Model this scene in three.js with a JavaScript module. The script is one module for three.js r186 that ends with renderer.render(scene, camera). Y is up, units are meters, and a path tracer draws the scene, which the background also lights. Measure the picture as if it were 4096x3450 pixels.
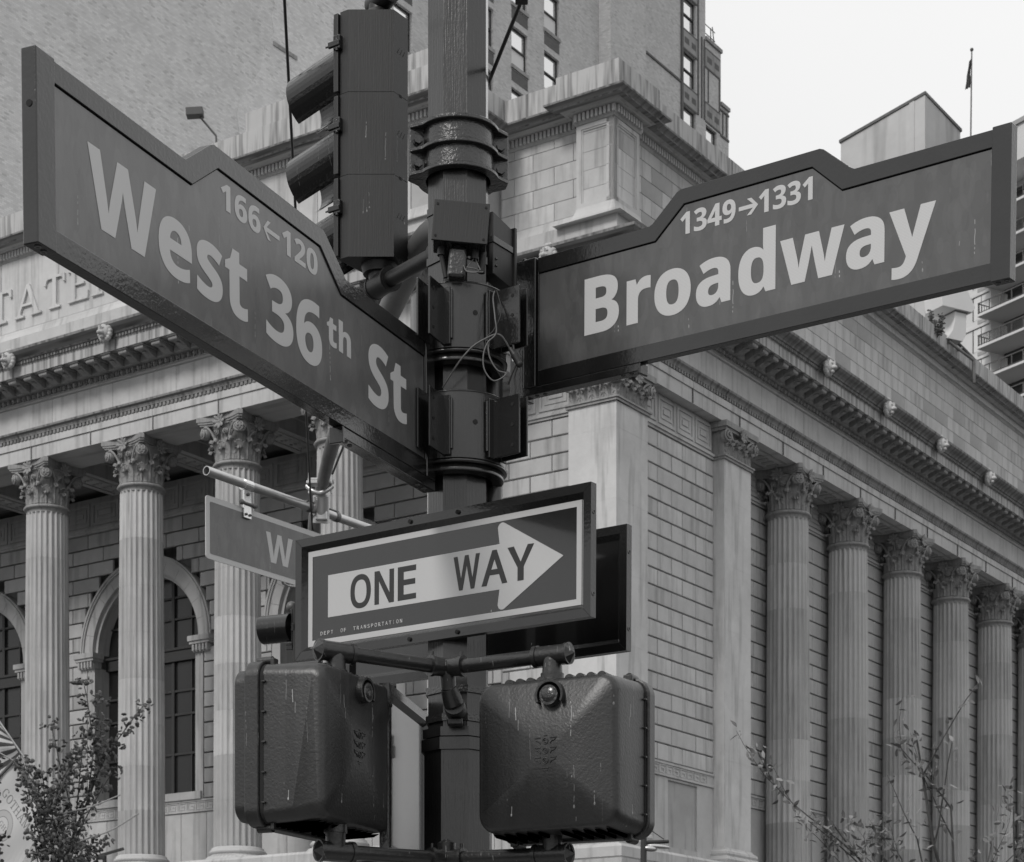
import * as THREE from 'three';
import { mergeGeometries } from 'three/addons/utils/BufferGeometryUtils.js';
import { RoundedBoxGeometry } from 'three/addons/geometries/RoundedBoxGeometry.js';
import { FontLoader } from 'three/addons/loaders/FontLoader.js';

// ---------------------------------------------------------------- camera, sky, sun, exposure
const scene = new THREE.Scene();
const camera = new THREE.PerspectiveCamera(56.64, 1024 / 2142, 0.1, 2000);
camera.position.set(0, 1.6, 0);
camera.setViewOffset(1024, 2142.5, 0, 0, 1024, 862);      // a level camera with a raised lens (verticals stay vertical)
camera.focus = 6.2; camera.userData.fStop = 9;
camera.updateProjectionMatrix();
scene.add(camera);

function rng(seed) { let a = seed >>> 0; return () => { a = (a + 0x6d2b79f5) | 0; let t = Math.imul(a ^ (a >>> 15), 1 | a); t = (t + Math.imul(t ^ (t >>> 7), 61 | t)) ^ t; return ((t ^ (t >>> 14)) >>> 0) / 4294967296; }; }
function makeNoise(seed, px, py) {                        // value noise that tiles every px by py cells
  const r = rng(seed), g = new Float32Array(px * py); for (let i = 0; i < g.length; i++) g[i] = r();
  return (x, y) => {
    const xi = Math.floor(x), yi = Math.floor(y), fx = x - xi, fy = y - yi, sx = fx * fx * (3 - 2 * fx), sy = fy * fy * (3 - 2 * fy);
    const X = ((xi % px) + px) % px, Y = ((yi % py) + py) % py, X1 = (X + 1) % px, Y1 = (Y + 1) % py;
    return (g[Y * px + X] * (1 - sx) + g[Y * px + X1] * sx) * (1 - sy) + (g[Y1 * px + X] * (1 - sx) + g[Y1 * px + X1] * sx) * sy;
  };
}
function fbm(seed, px, py, oct) {                          // u, v in 0..1, tiles
  const n = []; for (let i = 0; i < oct; i++) n.push(makeNoise(seed + i * 17, px << i, py << i));
  return (u, v) => { let s = 0, a = 0.5, t = 0; for (let i = 0; i < oct; i++) { s += a * n[i](u * (px << i), v * (py << i)); t += a; a *= 0.55; } return s / t; };
}
{
  const w = 512, h = 256, d = new Float32Array(w * h * 4), f = fbm(5, 6, 3, 5), f2 = fbm(31, 3, 2, 3);
  for (let j = 0; j < h; j++) for (let i = 0; i < w; i++) {
    const u = i / w, v = (j + 0.5) / h, el = (v - 0.5) * Math.PI;
    const up = Math.max(0, Math.sin(el));
    let L = el > 0 ? 0.74 + 0.16 * up + 0.26 * (f(u, v) - 0.5) + 0.22 * (f2(u, v) - 0.5) : 0.12;
    if (el > 0) L *= 1 - 0.25 * Math.exp(-el / 0.08);
    const k = (j * w + i) * 4; d[k] = d[k + 1] = d[k + 2] = L * 0.98; d[k + 3] = 1;
  }
  const sky = new THREE.DataTexture(d, w, h, THREE.RGBAFormat, THREE.FloatType);
  sky.mapping = THREE.EquirectangularReflectionMapping; sky.magFilter = sky.minFilter = THREE.LinearFilter; sky.wrapS = THREE.RepeatWrapping; sky.needsUpdate = true;
  scene.background = sky; scene.environment = sky;
}
const sun = new THREE.DirectionalLight(new THREE.Color(1, 0.98, 0.96), 1.5);
sun.position.set(-60, 95, 45); sun.target.position.set(0, 5, -40); scene.add(sun, sun.target);
sun.castShadow = true; sun.shadow.radius = 26; sun.shadow.mapSize.set(2048, 2048);
Object.assign(sun.shadow.camera, { left: -90, right: 90, top: 90, bottom: -90, near: 1, far: 320 });
const EXPOSURE = 1.16;

// ---------------------------------------------------------------- textures and materials
const G3 = (v) => new THREE.Color().setRGB(v, v, v);
function dataTex(w, h, fn, rep) {
  const d = new Uint8Array(w * h * 4);
  for (let j = 0; j < h; j++) for (let i = 0; i < w; i++) { const v = Math.max(0, Math.min(255, Math.round(255 * fn((i + 0.5) / w, (j + 0.5) / h)))), k = (j * w + i) * 4; d[k] = d[k + 1] = d[k + 2] = v; d[k + 3] = 255; }
  const t = new THREE.DataTexture(d, w, h, THREE.RGBAFormat); t.wrapS = t.wrapT = THREE.RepeatWrapping; t.magFilter = THREE.LinearFilter; t.minFilter = THREE.LinearMipmapLinearFilter; t.generateMipmaps = true;
  t.repeat.set(1 / rep[0], 1 / rep[1]); t.needsUpdate = true; return t;
}
function reTex(t, rx, ry, ox = 0, oy = 0) { const c = t.clone(); c.repeat.set(1 / rx, 1 / ry); c.offset.set(ox, oy); c.needsUpdate = true; return c; }
const fA = fbm(11, 4, 4, 6), fB = fbm(23, 24, 2, 4), fC = fbm(41, 8, 8, 5), fD = fbm(57, 60, 60, 2), fE = fbm(71, 40, 3, 3);
const stoneMap = dataTex(512, 512, (u, v) => { const streak = Math.max(0, fB(u, v) - 0.56) * 1.5 * (0.4 + fA(v, u)); return 0.80 + 0.34 * (fA(u, v) - 0.5) + 0.14 * (fC(u, v) - 0.5) - streak * 0.7 + 0.05 * (fD(u, v) - 0.5); }, [4.1, 4.1]);
const stoneBump = dataTex(512, 512, (u, v) => 0.5 + 0.5 * (fC(u, v) - 0.5) + 0.4 * (fD(u, v) - 0.5), [1.1, 1.1]);
const sootMap = dataTex(512, 512, (u, v) => { const s = Math.max(0, fE(u, v) - 0.42) * 1.7; return 0.92 - s * 0.95 + 0.3 * (fA(u, v) - 0.5); }, [3.7, 3.7]);
const brickMap = (() => {
  const r = rng(77), nx = 24, ny = 60, tone = new Float32Array(nx * ny); for (let i = 0; i < tone.length; i++) tone[i] = 0.84 + 0.18 * Math.pow(r(), 1.3) - (r() < 0.1 ? 0.16 : 0);
  return dataTex(960, 960, (u, v) => {
    const y = v * ny, row = Math.floor(y), x = u * nx + (row % 2) * 0.5, col = ((Math.floor(x) % nx) + nx) % nx, fx = x - Math.floor(x), fy = y - row;
    const m = (fx < 0.05 || fy < 0.14) ? 0.72 : tone[row * nx + col];
    return Math.min(1, m * (0.95 + 0.3 * (fA(u, v) - 0.5)) + 0.10 * (fC(u, v) - 0.5));
  }, [5.0, 4.2]);
})();
const grain = fbm(91, 48, 48, 3), streak = fbm(93, 90, 5, 3), peel = fbm(95, 32, 32, 2);
const peelBump = dataTex(512, 512, (u, v) => grain(u, v), [0.32, 0.32]);           // hammered, crackled paint
const brushBump = dataTex(512, 512, (u, v) => 0.65 * streak(u, v) + 0.35 * grain(u, v), [0.26, 0.5]); // brushed-on enamel, vertical strokes
const softBump = dataTex(256, 256, (u, v) => peel(u, v), [0.22, 0.22]);
const dirt = dataTex(512, 512, (u, v) => 0.75 + 0.9 * (fA(u, v) - 0.5) + 0.25 * (fC(u, v) - 0.5), [0.9, 0.9]);
const roughTex = dataTex(256, 256, (u, v) => 0.62 + 0.7 * (fC(u, v) - 0.5), [0.7, 0.7]);
// dark paint with bird lime and scratches: streaks run down
function spattered(seed, base, n, spread, wash = 0) {
  const W = 1024, c = document.createElement('canvas'); c.width = c.height = W; const x = c.getContext('2d'), r = rng(seed);
  x.fillStyle = `rgb(${base},${base},${base})`; x.fillRect(0, 0, W, W);
  for (let i = 0; i < 900; i++) { const k = Math.round(base * (0.75 + 0.55 * r())); x.fillStyle = `rgba(${k},${k},${k},0.25)`; const s = 6 + 60 * r(); x.beginPath(); x.ellipse(r() * W, r() * W, s * 0.5, s, 0, 0, 7); x.fill(); }
  for (let i = 0; i < wash; i++) { const px = r() * W, l = 200 + 500 * r(), g = x.createLinearGradient(0, 0, 0, l), k = Math.round(base * 0.45); g.addColorStop(0, `rgba(${k},${k},${k},0.55)`); g.addColorStop(1, `rgba(${k},${k},${k},0)`); x.save(); x.translate(px, 0); x.fillStyle = g; x.fillRect(0, 0, 14 + 30 * r(), l); x.restore(); }
  for (let i = 0; i < n; i++) {
    const px = W * (0.5 + (r() - 0.5) * spread), py = r() * W, len = 8 + 90 * r() * r() * 2, k = 110 + Math.floor(90 * r());
    x.strokeStyle = `rgba(${k},${k},${k},${0.35 + 0.5 * r()})`; x.lineWidth = 1.2 + 2.4 * r(); x.beginPath(); let cx = px, cy = py; x.moveTo(cx, cy);
    while (cy < py + len) { cy += 7; cx += (r() - 0.45) * 2.4; r() < 0.24 ? x.moveTo(cx, cy) : x.lineTo(cx, cy); } x.stroke();
    if (r() < 0.5) { x.fillStyle = x.strokeStyle; x.beginPath(); x.ellipse(cx, cy, 2 + 2 * r(), 3 + 3 * r(), 0, 0, 7); x.fill(); }
  }
  const t = new THREE.CanvasTexture(c); t.colorSpace = THREE.SRGBColorSpace; t.wrapS = t.wrapT = THREE.RepeatWrapping; t.repeat.set(1 / 0.83, 1 / 0.97); return t;
}
const std = (o) => new THREE.MeshStandardMaterial({ roughness: 0.85, ...o });
const phys = (o) => new THREE.MeshPhysicalMaterial({ roughness: 0.5, ...o });
const stone = (v, map = stoneMap, ox = 0, oy = 0) => std({ color: G3(v * 1.22), map: reTex(map, 4.1, 4.1, ox, oy), bumpMap: stoneBump, bumpScale: 0.004 });
const M = {
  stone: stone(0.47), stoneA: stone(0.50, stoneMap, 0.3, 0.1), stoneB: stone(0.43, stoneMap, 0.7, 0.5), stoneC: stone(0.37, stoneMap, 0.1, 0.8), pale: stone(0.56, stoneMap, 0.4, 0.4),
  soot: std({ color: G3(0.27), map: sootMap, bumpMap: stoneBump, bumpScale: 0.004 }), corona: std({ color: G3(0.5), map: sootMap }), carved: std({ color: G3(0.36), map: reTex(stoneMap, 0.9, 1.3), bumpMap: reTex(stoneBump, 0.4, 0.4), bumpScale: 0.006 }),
  cap: stone(0.40, sootMap), brick: std({ color: G3(0.66), map: brickMap }), brickB: std({ color: G3(0.56), map: brickMap }), brickDark: std({ color: G3(0.13), map: brickMap }),
  terra: std({ color: G3(0.36), map: stoneMap }), glassDark: phys({ color: G3(0.018), roughness: 0.25 }), sash: std({ color: G3(0.10) }), sashDark: std({ color: G3(0.035), roughness: 0.6 }),
  paneSky: phys({ color: G3(0.8), metalness: 0.9, roughness: 0.06 }), blind: std({ color: G3(0.7), roughness: 0.9 }),
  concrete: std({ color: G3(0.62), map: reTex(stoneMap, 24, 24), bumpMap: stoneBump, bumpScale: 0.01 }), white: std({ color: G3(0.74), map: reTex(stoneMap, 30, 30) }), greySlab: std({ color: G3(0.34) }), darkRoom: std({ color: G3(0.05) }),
  roof: std({ color: G3(0.2), map: stoneMap }), asphalt: std({ color: G3(0.06), map: reTex(stoneMap, 3, 3), roughness: 0.95 }), paving: std({ color: G3(0.3), map: reTex(stoneMap, 2, 2), roughness: 0.95 }), line: std({ color: G3(0.7) }),
  black: phys({ map: spattered(3, 20, 26, 1), bumpMap: softBump, bumpScale: 0.0006, roughness: 0.34, roughnessMap: roughTex, clearcoat: 0.35, clearcoatRoughness: 0.2 }),
  pole: phys({ color: G3(0.013), map: dirt, bumpMap: brushBump, bumpScale: 0.0012, roughness: 0.3, clearcoat: 0.6, clearcoatRoughness: 0.16 }),
  cast: phys({ color: G3(0.016), map: dirt, bumpMap: peelBump, bumpScale: 0.0022, roughness: 0.3, clearcoat: 0.7, clearcoatRoughness: 0.15 }),
  head: phys({ map: spattered(9, 32, 46, 0.9, 14), bumpMap: peelBump, bumpScale: 0.0008, roughness: 0.42, clearcoat: 0.25, clearcoatRoughness: 0.35 }),
  pipe: phys({ map: spattered(15, 32, 150, 1), bumpMap: peelBump, bumpScale: 0.001, roughness: 0.36, clearcoat: 0.35, clearcoatRoughness: 0.25 }),
  signal: phys({ map: spattered(21, 16, 34, 0.9), bumpMap: brushBump, bumpScale: 0.0004, roughness: 0.5, clearcoat: 0.15, clearcoatRoughness: 0.3 }),
  frame: phys({ color: G3(0.016), map: dirt, bumpMap: softBump, bumpScale: 0.0005, roughness: 0.28, roughnessMap: roughTex, clearcoat: 0.45, clearcoatRoughness: 0.12 }),
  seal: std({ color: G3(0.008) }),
  face: phys({ map: spattered(27, 84, 20, 1), roughness: 0.34, clearcoat: 0.5, clearcoatRoughness: 0.16, bumpMap: softBump, bumpScale: 0.0001 }),
  faceB: phys({ map: spattered(33, 76, 30, 1), roughness: 0.34, clearcoat: 0.55, clearcoatRoughness: 0.14, bumpMap: softBump, bumpScale: 0.0001 }),
  faceBlack: phys({ map: spattered(39, 16, 22, 1), roughness: 0.26, clearcoat: 0.9, clearcoatRoughness: 0.08, bumpMap: softBump, bumpScale: 0.0002 }),
  letter: phys({ color: G3(0.56), map: null, roughness: 0.4 }), whiteSheet: phys({ color: G3(0.5), roughness: 0.35, clearcoat: 0.4, clearcoatRoughness: 0.15 }), print: std({ color: G3(0.02), roughness: 0.4 }),
  galv: phys({ color: G3(0.16), map: dirt, metalness: 0.25, roughness: 0.5, bumpMap: brushBump, bumpScale: 0.0004 }), alu: phys({ color: G3(0.62), map: dirt, metalness: 0.75, roughness: 0.36 }), bright: phys({ color: G3(0.75), metalness: 0.9, roughness: 0.22 }),
  wire: std({ color: G3(0.10), roughness: 0.5 }), tape: std({ color: G3(0.012), roughness: 0.55 }), rod: std({ color: G3(0.022), roughness: 0.45 }),
  bark: std({ color: G3(0.09), map: dirt }), barkPale: std({ color: G3(0.28) }), leafD: phys({ color: G3(0.10), roughness: 0.7, transmission: 0.25, thickness: 0 }), leafL: phys({ color: G3(0.26), roughness: 0.55, transmission: 0.3, thickness: 0 }), leafM: phys({ color: G3(0.15), roughness: 0.6, transmission: 0.3, thickness: 0 }),
};
{ // retroreflective sheeting: a fine honeycomb
  const hex = dataTex(256, 256, (u, v) => { let m = 9; const s = 8; for (let a = -1; a <= 1; a++) for (let b = -1; b <= 1; b++) { const y0 = Math.round(v * s) + a, x0 = Math.round(u * s - (y0 & 1) * 0.5) + b + (y0 & 1) * 0.5; m = Math.min(m, Math.hypot(u * s - x0, v * s - y0)); } return m > 0.47 ? 0.78 : 0.98; }, [0.035, 0.035]);
  M.letter.map = hex; M.whiteSheet.map = reTex(hex, 0.03, 0.03); M.letter.needsUpdate = true;
}

// ---------------------------------------------------------------- geometry helpers
const V = (x, y, z) => new THREE.Vector3(x, y, z);
function boxUV(g) {
  if (g.index) g = g.toNonIndexed();
  const p = g.attributes.position, n = g.attributes.normal, uv = new Float32Array(p.count * 2);
  for (let i = 0; i < p.count; i += 3) {
    let ax = 0, ay = 0, az = 0; for (let k = 0; k < 3; k++) { ax += Math.abs(n.getX(i + k)); ay += Math.abs(n.getY(i + k)); az += Math.abs(n.getZ(i + k)); }
    for (let k = i; k < i + 3; k++) { const x = p.getX(k), y = p.getY(k), z = p.getZ(k); if (ay > ax && ay > az) { uv[2 * k] = x; uv[2 * k + 1] = z; } else if (ax > az) { uv[2 * k] = z; uv[2 * k + 1] = y; } else { uv[2 * k] = x; uv[2 * k + 1] = y; } }
  }
  g.setAttribute('uv', new THREE.BufferAttribute(uv, 2)); return g;
}
const clean = (g) => { if (g.index) g = g.toNonIndexed(); for (const k of Object.keys(g.attributes)) if (!['position', 'normal', 'uv'].includes(k)) g.deleteAttribute(k); if (!g.attributes.normal) g.computeVertexNormals(); return boxUV(g); };
const mg = (list) => { const f = list.flat(9).filter(Boolean).map(clean); return f.length === 1 ? f[0] : mergeGeometries(f); };
const bx = (x0, x1, y0, y1, z0, z1) => { const g = new THREE.BoxGeometry(x1 - x0, y1 - y0, z1 - z0); g.translate((x0 + x1) / 2, (y0 + y1) / 2, (z0 + z1) / 2); return g; };
const rb = (w, h, d, r, x = 0, y = 0, z = 0) => { const g = new RoundedBoxGeometry(w, h, d, 2, r); g.translate(x, y, z); return g; };
function cyl(a, b, r0, r1 = r0, n = 20, open = false) { const d = b.clone().sub(a), g = new THREE.CylinderGeometry(r1, r0, d.length(), n, 1, open); g.applyQuaternion(new THREE.Quaternion().setFromUnitVectors(V(0, 1, 0), d.clone().normalize())); g.translate((a.x + b.x) / 2, (a.y + b.y) / 2, (a.z + b.z) / 2); return g; }
const tube = (pts, r, seg = 24, rad = 7) => new THREE.TubeGeometry(new THREE.CatmullRomCurve3(pts), seg, r, rad);
const ball = (x, y, z, r, n = 10) => { const g = new THREE.SphereGeometry(r, n, Math.max(5, n * 0.7 | 0)); g.translate(x, y, z); return g; };
const lathe = (pts, n = 32) => new THREE.LatheGeometry(pts.map(([r, y]) => new THREE.Vector2(r, y)), n);
const poly = (pts, holes = []) => { const s = new THREE.Shape(pts.map(([x, y]) => new THREE.Vector2(x, y))); for (const h of holes) s.holes.push(new THREE.Path(h.map(([x, y]) => new THREE.Vector2(x, y)))); return s; };
function ext(shape, depth, z = 0, bevel = 0, seg = 2, curve = 10) { const g = new THREE.ExtrudeGeometry(shape, bevel ? { depth: depth - 2 * bevel, bevelEnabled: true, bevelSize: bevel, bevelOffset: -bevel, bevelThickness: bevel, bevelSegments: seg, curveSegments: curve } : { depth, bevelEnabled: false, curveSegments: curve }); g.translate(0, 0, z + bevel); return g; }
function rrect(w, h, r) { const s = new THREE.Shape(), x = -w / 2, y = -h / 2; s.moveTo(x + r, y); s.lineTo(x + w - r, y); s.absarc(x + w - r, y + r, r, -Math.PI / 2, 0); s.lineTo(x + w, y + h - r); s.absarc(x + w - r, y + h - r, r, 0, Math.PI / 2); s.lineTo(x + r, y + h); s.absarc(x + r, y + h - r, r, Math.PI / 2, Math.PI); s.lineTo(x, y + r); s.absarc(x + r, y + r, r, Math.PI, 1.5 * Math.PI); return s; }
const rot = (g, rx, ry, rz) => { g.rotateX(rx || 0); g.rotateY(ry || 0); g.rotateZ(rz || 0); return g; };
const mv = (g, x, y, z) => { g.translate(x, y, z); return g; };
function arcPts(cx, cy, r, a0, a1, n) { const o = []; for (let i = 0; i <= n; i++) { const a = a0 + (a1 - a0) * i / n; o.push([cx + r * Math.cos(a), cy + r * Math.sin(a)]); } return o; }
// a moulding profile [[out, y] ...] run along a plan path [[x, z] ...], mitred at every corner; the outside is on the left of +z
function sweep(path, prof) {
  const n = path.length, off = [];
  for (let i = 0; i < n; i++) {
    const d = (a, b) => { const x = path[b][0] - path[a][0], z = path[b][1] - path[a][1], l = Math.hypot(x, z); return [x / l, z / l]; };
    const d0 = i > 0 ? d(i - 1, i) : d(i, i + 1), d1 = i < n - 1 ? d(i, i + 1) : d0, n0 = [-d0[1], d0[0]], n1 = [-d1[1], d1[0]], k = 1 + n0[0] * n1[0] + n0[1] * n1[1];
    off.push([(n0[0] + n1[0]) / k, (n0[1] + n1[1]) / k]);
  }
  const pos = [];
  const P = (i, j) => [path[i][0] + off[i][0] * prof[j][0], prof[j][1], path[i][1] + off[i][1] * prof[j][0]];
  for (let i = 0; i < n - 1; i++) for (let j = 0; j < prof.length - 1; j++) { const a = P(i, j), b = P(i + 1, j), c = P(i + 1, j + 1), e = P(i, j + 1); pos.push(...a, ...b, ...c, ...a, ...c, ...e); }
  const g = new THREE.BufferGeometry(); g.setAttribute('position', new THREE.BufferAttribute(new Float32Array(pos), 3)); g.computeVertexNormals(); return boxUV(g);
}
// ---------------------------------------------------------------- naming and tagging
const used = new Map();
function numbered(name) { const k = used.get(name) || 0; used.set(name, k + 1); return k ? name + '_' + String(k).padStart(3, '0') : name; }
function mesh(name, geos, mat, parent, o = {}) {
  const g = Array.isArray(geos) ? mg(geos) : clean(geos), m = new THREE.Mesh(g, mat); m.castShadow = m.receiveShadow = true;
  m.name = parent ? name : numbered(name); if (o.pos) m.position.set(...o.pos); if (o.rot) m.rotation.set(...o.rot); if (o.kind) m.userData.kind = o.kind; if (o.label) m.userData.label = o.label;
  (parent || scene).add(m); return m;
}
function raw(name, g, mat, parent) { const m = new THREE.Mesh(g, mat); m.castShadow = m.receiveShadow = true; m.name = name; parent.add(m); return m; }   // a shared geometry used as it is
function thing(name, label, category, pos = [0, 0, 0], turn = 0, group) {
  const g = new THREE.Group(); g.name = numbered(name); g.position.set(...pos); g.rotation.y = turn; g.userData.label = label; g.userData.category = category; if (group) g.userData.group = group; scene.add(g); return g;
}
function tagged(name, label, category, geos, mat, group) { const m = mesh(name, geos, mat); m.userData.label = label; m.userData.category = category; if (group) m.userData.group = group; return m; }
const structure = (name, geos, mat) => { const m = mesh(name, geos, mat); m.userData.kind = 'structure'; return m; };

// ---------------------------------------------------------------- ground
structure('ground', bx(-900, 900, -0.5, -0.02, -1200, 300), M.asphalt);
structure('road', bx(-60, 60, -0.016, 0, -38, 30), M.asphalt);
const TR = 0.97834, TL = TR - Math.PI / 2;                 // street directions: 36th Street runs away right, Broadway away left
const CORNER = [2.3604, 0, -45];
{
  const pv = structure('pavement', [bx(-5, 70, 0, 0.14, -0.1, 5), bx(-5, -0.1, 0, 0.14, -40, -0.1)], M.paving); pv.position.set(...CORNER); pv.rotation.y = TR;
  const pn = structure('near_pavement', bx(-3, 3, 0, 0.14, -9, 3), M.paving);
}
// ---------------------------------------------------------------- the bank on the corner
const bank = thing('bank_building', 'pale stone bank with fluted Corinthian columns and deep cornice on the street corner', 'building', CORNER, TR);
const FR = [0, 0, 0], FL = [0, -Math.PI / 2, 0];
const rB = rng(1234);
{
  // body
  mesh('podium', [bx(-0.35, 44, 0, 6.4, -27, 0.35), bx(-2.6, 0, 0, 6.4, -27, -3.0)], M.stoneB, bank);
  mesh('plinth_course', sweep([[-2.6, -27], [-2.6, -3.0], [0, -3.0], [0, 0], [44, 0]], [[0.3, 6.4], [0.34, 6.44], [0.34, 6.66], [0.3, 6.72], [-2.6, 6.72]]), M.stone, bank);
  mesh('body_wall', [bx(2.65, 44, 6.4, 24.2, -27, -1.5)], M.stoneB, bank);
  // flat walls behind the ashlar
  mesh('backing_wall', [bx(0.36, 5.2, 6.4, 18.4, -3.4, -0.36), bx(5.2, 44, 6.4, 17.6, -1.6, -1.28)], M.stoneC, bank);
  // corner pier and portico pier
  mesh('corner_pier', [bx(0, 1.42, 6.72, 16.80, -1.28, 0)], M.pale, bank);
  for (let i = 0; i < 6; i++) mesh('pier_joint', sweep([[0, -1.28], [0, 0], [1.42, 0]], [[0.001, 8.1 + i * 1.62], [-0.006, 8.103 + i * 1.62], [-0.006, 8.112 + i * 1.62], [0.001, 8.115 + i * 1.62]]), M.stoneB, bank);
  mesh('pier_base', sweep([[0, -1.28], [0, 0], [1.42, 0]], [[0.02, 7.16], [0.05, 7.10], [0.12, 7.06], [0.14, 7.0], [0.12, 6.94], [0.16, 6.92], [0.2, 6.85], [0.17, 6.76], [0.2, 6.72]]), M.stone, bank);
  mesh('portico_pier', [bx(-2.15, -0.75, 6.72, 17.72, -3.72, -3.34)], M.stone, bank);
  const pil = mesh('pilaster', [bx(5.2, 6.64, 6.72, 16.80, -0.5, 0)], M.pale, bank);
  for (let i = 0; i < 6; i++) mesh('pilaster_joint', sweep([[5.2, -0.4], [5.2, 0], [6.64, 0], [6.64, -0.4]], [[0.001, 7.7 + i * 1.62], [-0.006, 7.703 + i * 1.62], [-0.006, 7.712 + i * 1.62], [0.001, 7.715 + i * 1.62]]), M.stoneB, bank);
  mesh('pilaster_base', sweep([[5.2, -0.4], [5.2, 0], [6.64, 0], [6.64, -0.4]], [[0.02, 7.16], [0.05, 7.10], [0.12, 7.06], [0.14, 7.0], [0.12, 6.94], [0.16, 6.92], [0.2, 6.85], [0.17, 6.76], [0.2, 6.72]]), M.stone, bank);
}
// ashlar: every block its own piece where it can be picked apart
const tones = [M.stone, M.stoneA, M.stoneB, M.stone, M.stoneA, M.pale];
const blockCache = new Map();
function blockGeo(w, h, d, ch) {
  const key = [w, h, d].map((v) => v.toFixed(2)).join('_'); if (blockCache.has(key)) return blockCache.get(key);
  const W = w / 2, H = h / 2, a = W - ch, b = H - ch, p = [], q = (A, B, C, D) => p.push(...A, ...B, ...C, ...A, ...C, ...D);
  const f = [[-a, -b, d], [a, -b, d], [a, b, d], [-a, b, d]], m = [[-W, -H, d - ch], [W, -H, d - ch], [W, H, d - ch], [-W, H, d - ch]], k = [[-W, -H, 0], [W, -H, 0], [W, H, 0], [-W, H, 0]];
  q(...f); for (let i = 0; i < 4; i++) { const j = (i + 1) % 4; q(m[i], m[j], f[j], f[i]); q(k[i], k[j], m[j], m[i]); }
  const g = new THREE.BufferGeometry(); g.setAttribute('position', new THREE.BufferAttribute(new Float32Array(p), 3)); g.computeVertexNormals(); blockCache.set(key, boxUV(g)); return blockCache.get(key);
}
function ashlar(frame, x0, x1, y0, ch, n, bw, z, o = {}) {
  const wall = new THREE.Group(); wall.name = o.name || 'ashlar_wall'; wall.rotation.set(...frame); bank.add(wall);
  const gapH = o.gapH ?? 0.036, gapV = o.gapV ?? 0.022, joined = [];
  let made = 0;
  for (let r = 0; r < n; r++) {
    const ya = y0 + r * ch, yb = ya + ch, ym = (ya + yb) / 2, cuts = [x0];
    let x = x0 + ((r % 2) ? (o.first1 ?? bw / 2) : (o.first0 ?? bw)); while (x < x1 - 0.12) { cuts.push(x); x += bw; } cuts.push(x1);
    let pieces = []; for (let i = 0; i < cuts.length - 1; i++) pieces.push([cuts[i], cuts[i + 1]]);
    for (const hole of o.holes || []) { const s = hole(ym, ya, yb); if (s) pieces = pieces.flatMap(([a, b]) => b <= s[0] || a >= s[1] ? [[a, b]] : [[a, s[0]], [s[1], b]].filter(([c, d]) => d - c > 0.09)); }
    for (const [a, b] of pieces) {
      const w = Math.round((b - a - gapV) * 50) / 50, h = ch - gapH, mat = (o.tones || tones)[Math.floor(rB() * (o.tones || tones).length)];
      const g = blockGeo(w, h, 0.07, o.bevel ?? 0.012);
      if (made < (o.limit ?? 1e9)) { const m = raw('stone_block', g, mat, wall); m.position.set((a + b) / 2, ym, z - 0.07); m.scale.x = (b - a - gapV) / w; made++; }
      else { const c = g.clone(); c.scale((b - a - gapV) / w, 1, 1); c.translate((a + b) / 2, ym, z - 0.07); joined.push(c); }
    }
  }
  if (joined.length) { const m = mesh('ashlar_blocks', joined, M.stone, wall, { kind: 'stuff' }); }
  return wall;
}
const CH = 0.41, Y0 = 9.0;
ashlar(FR, 1.42, 5.2, Y0, CH, 19, 1.21, -0.3, { name: 'bay_wall', first0: 0.98, first1: 0.45 });
ashlar(FL, -3.34, -1.28, Y0, CH, 19, 1.21, -0.3, { name: 'return_wall', first0: 0.2, first1: 0.8 });
// greek key band, panel frieze, plain dado
function greekKey(x0, x1, y0, z) {
  const g = [], p = 0.34, t = 0.022, h = 0.2;
  for (let x = x0; x + p <= x1; x += p) {
    const q = (a, b, c, d) => g.push(bx(x + a, x + b, y0 + c, y0 + d, z, z + 0.02));
    q(0, p * 0.9, h - t, h); q(0, t, 0, h - t); q(t, p * 0.62, 0, t); q(p * 0.62 - t, p * 0.62, t, h * 0.6); q(p * 0.3, p * 0.62 - t, h * 0.6 - t, h * 0.6); q(p * 0.9 - t, p * 0.9, 0, h - t); 
  }
  return g;
}
function band(frame, x0, x1, z) {
  mesh('band_course', [bx(x0, x1, 8.64, 8.99, z - 0.1, z), bx(x0, x1, 8.645, 8.70, z, z + 0.03), bx(x0, x1, 8.93, 8.985, z, z + 0.035)], M.stone, bank, { rot: frame });
  mesh('greek_key', greekKey(x0 + 0.05, x1, 8.715, z), M.stoneA, bank, { rot: frame, kind: 'stuff' });
}
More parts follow.
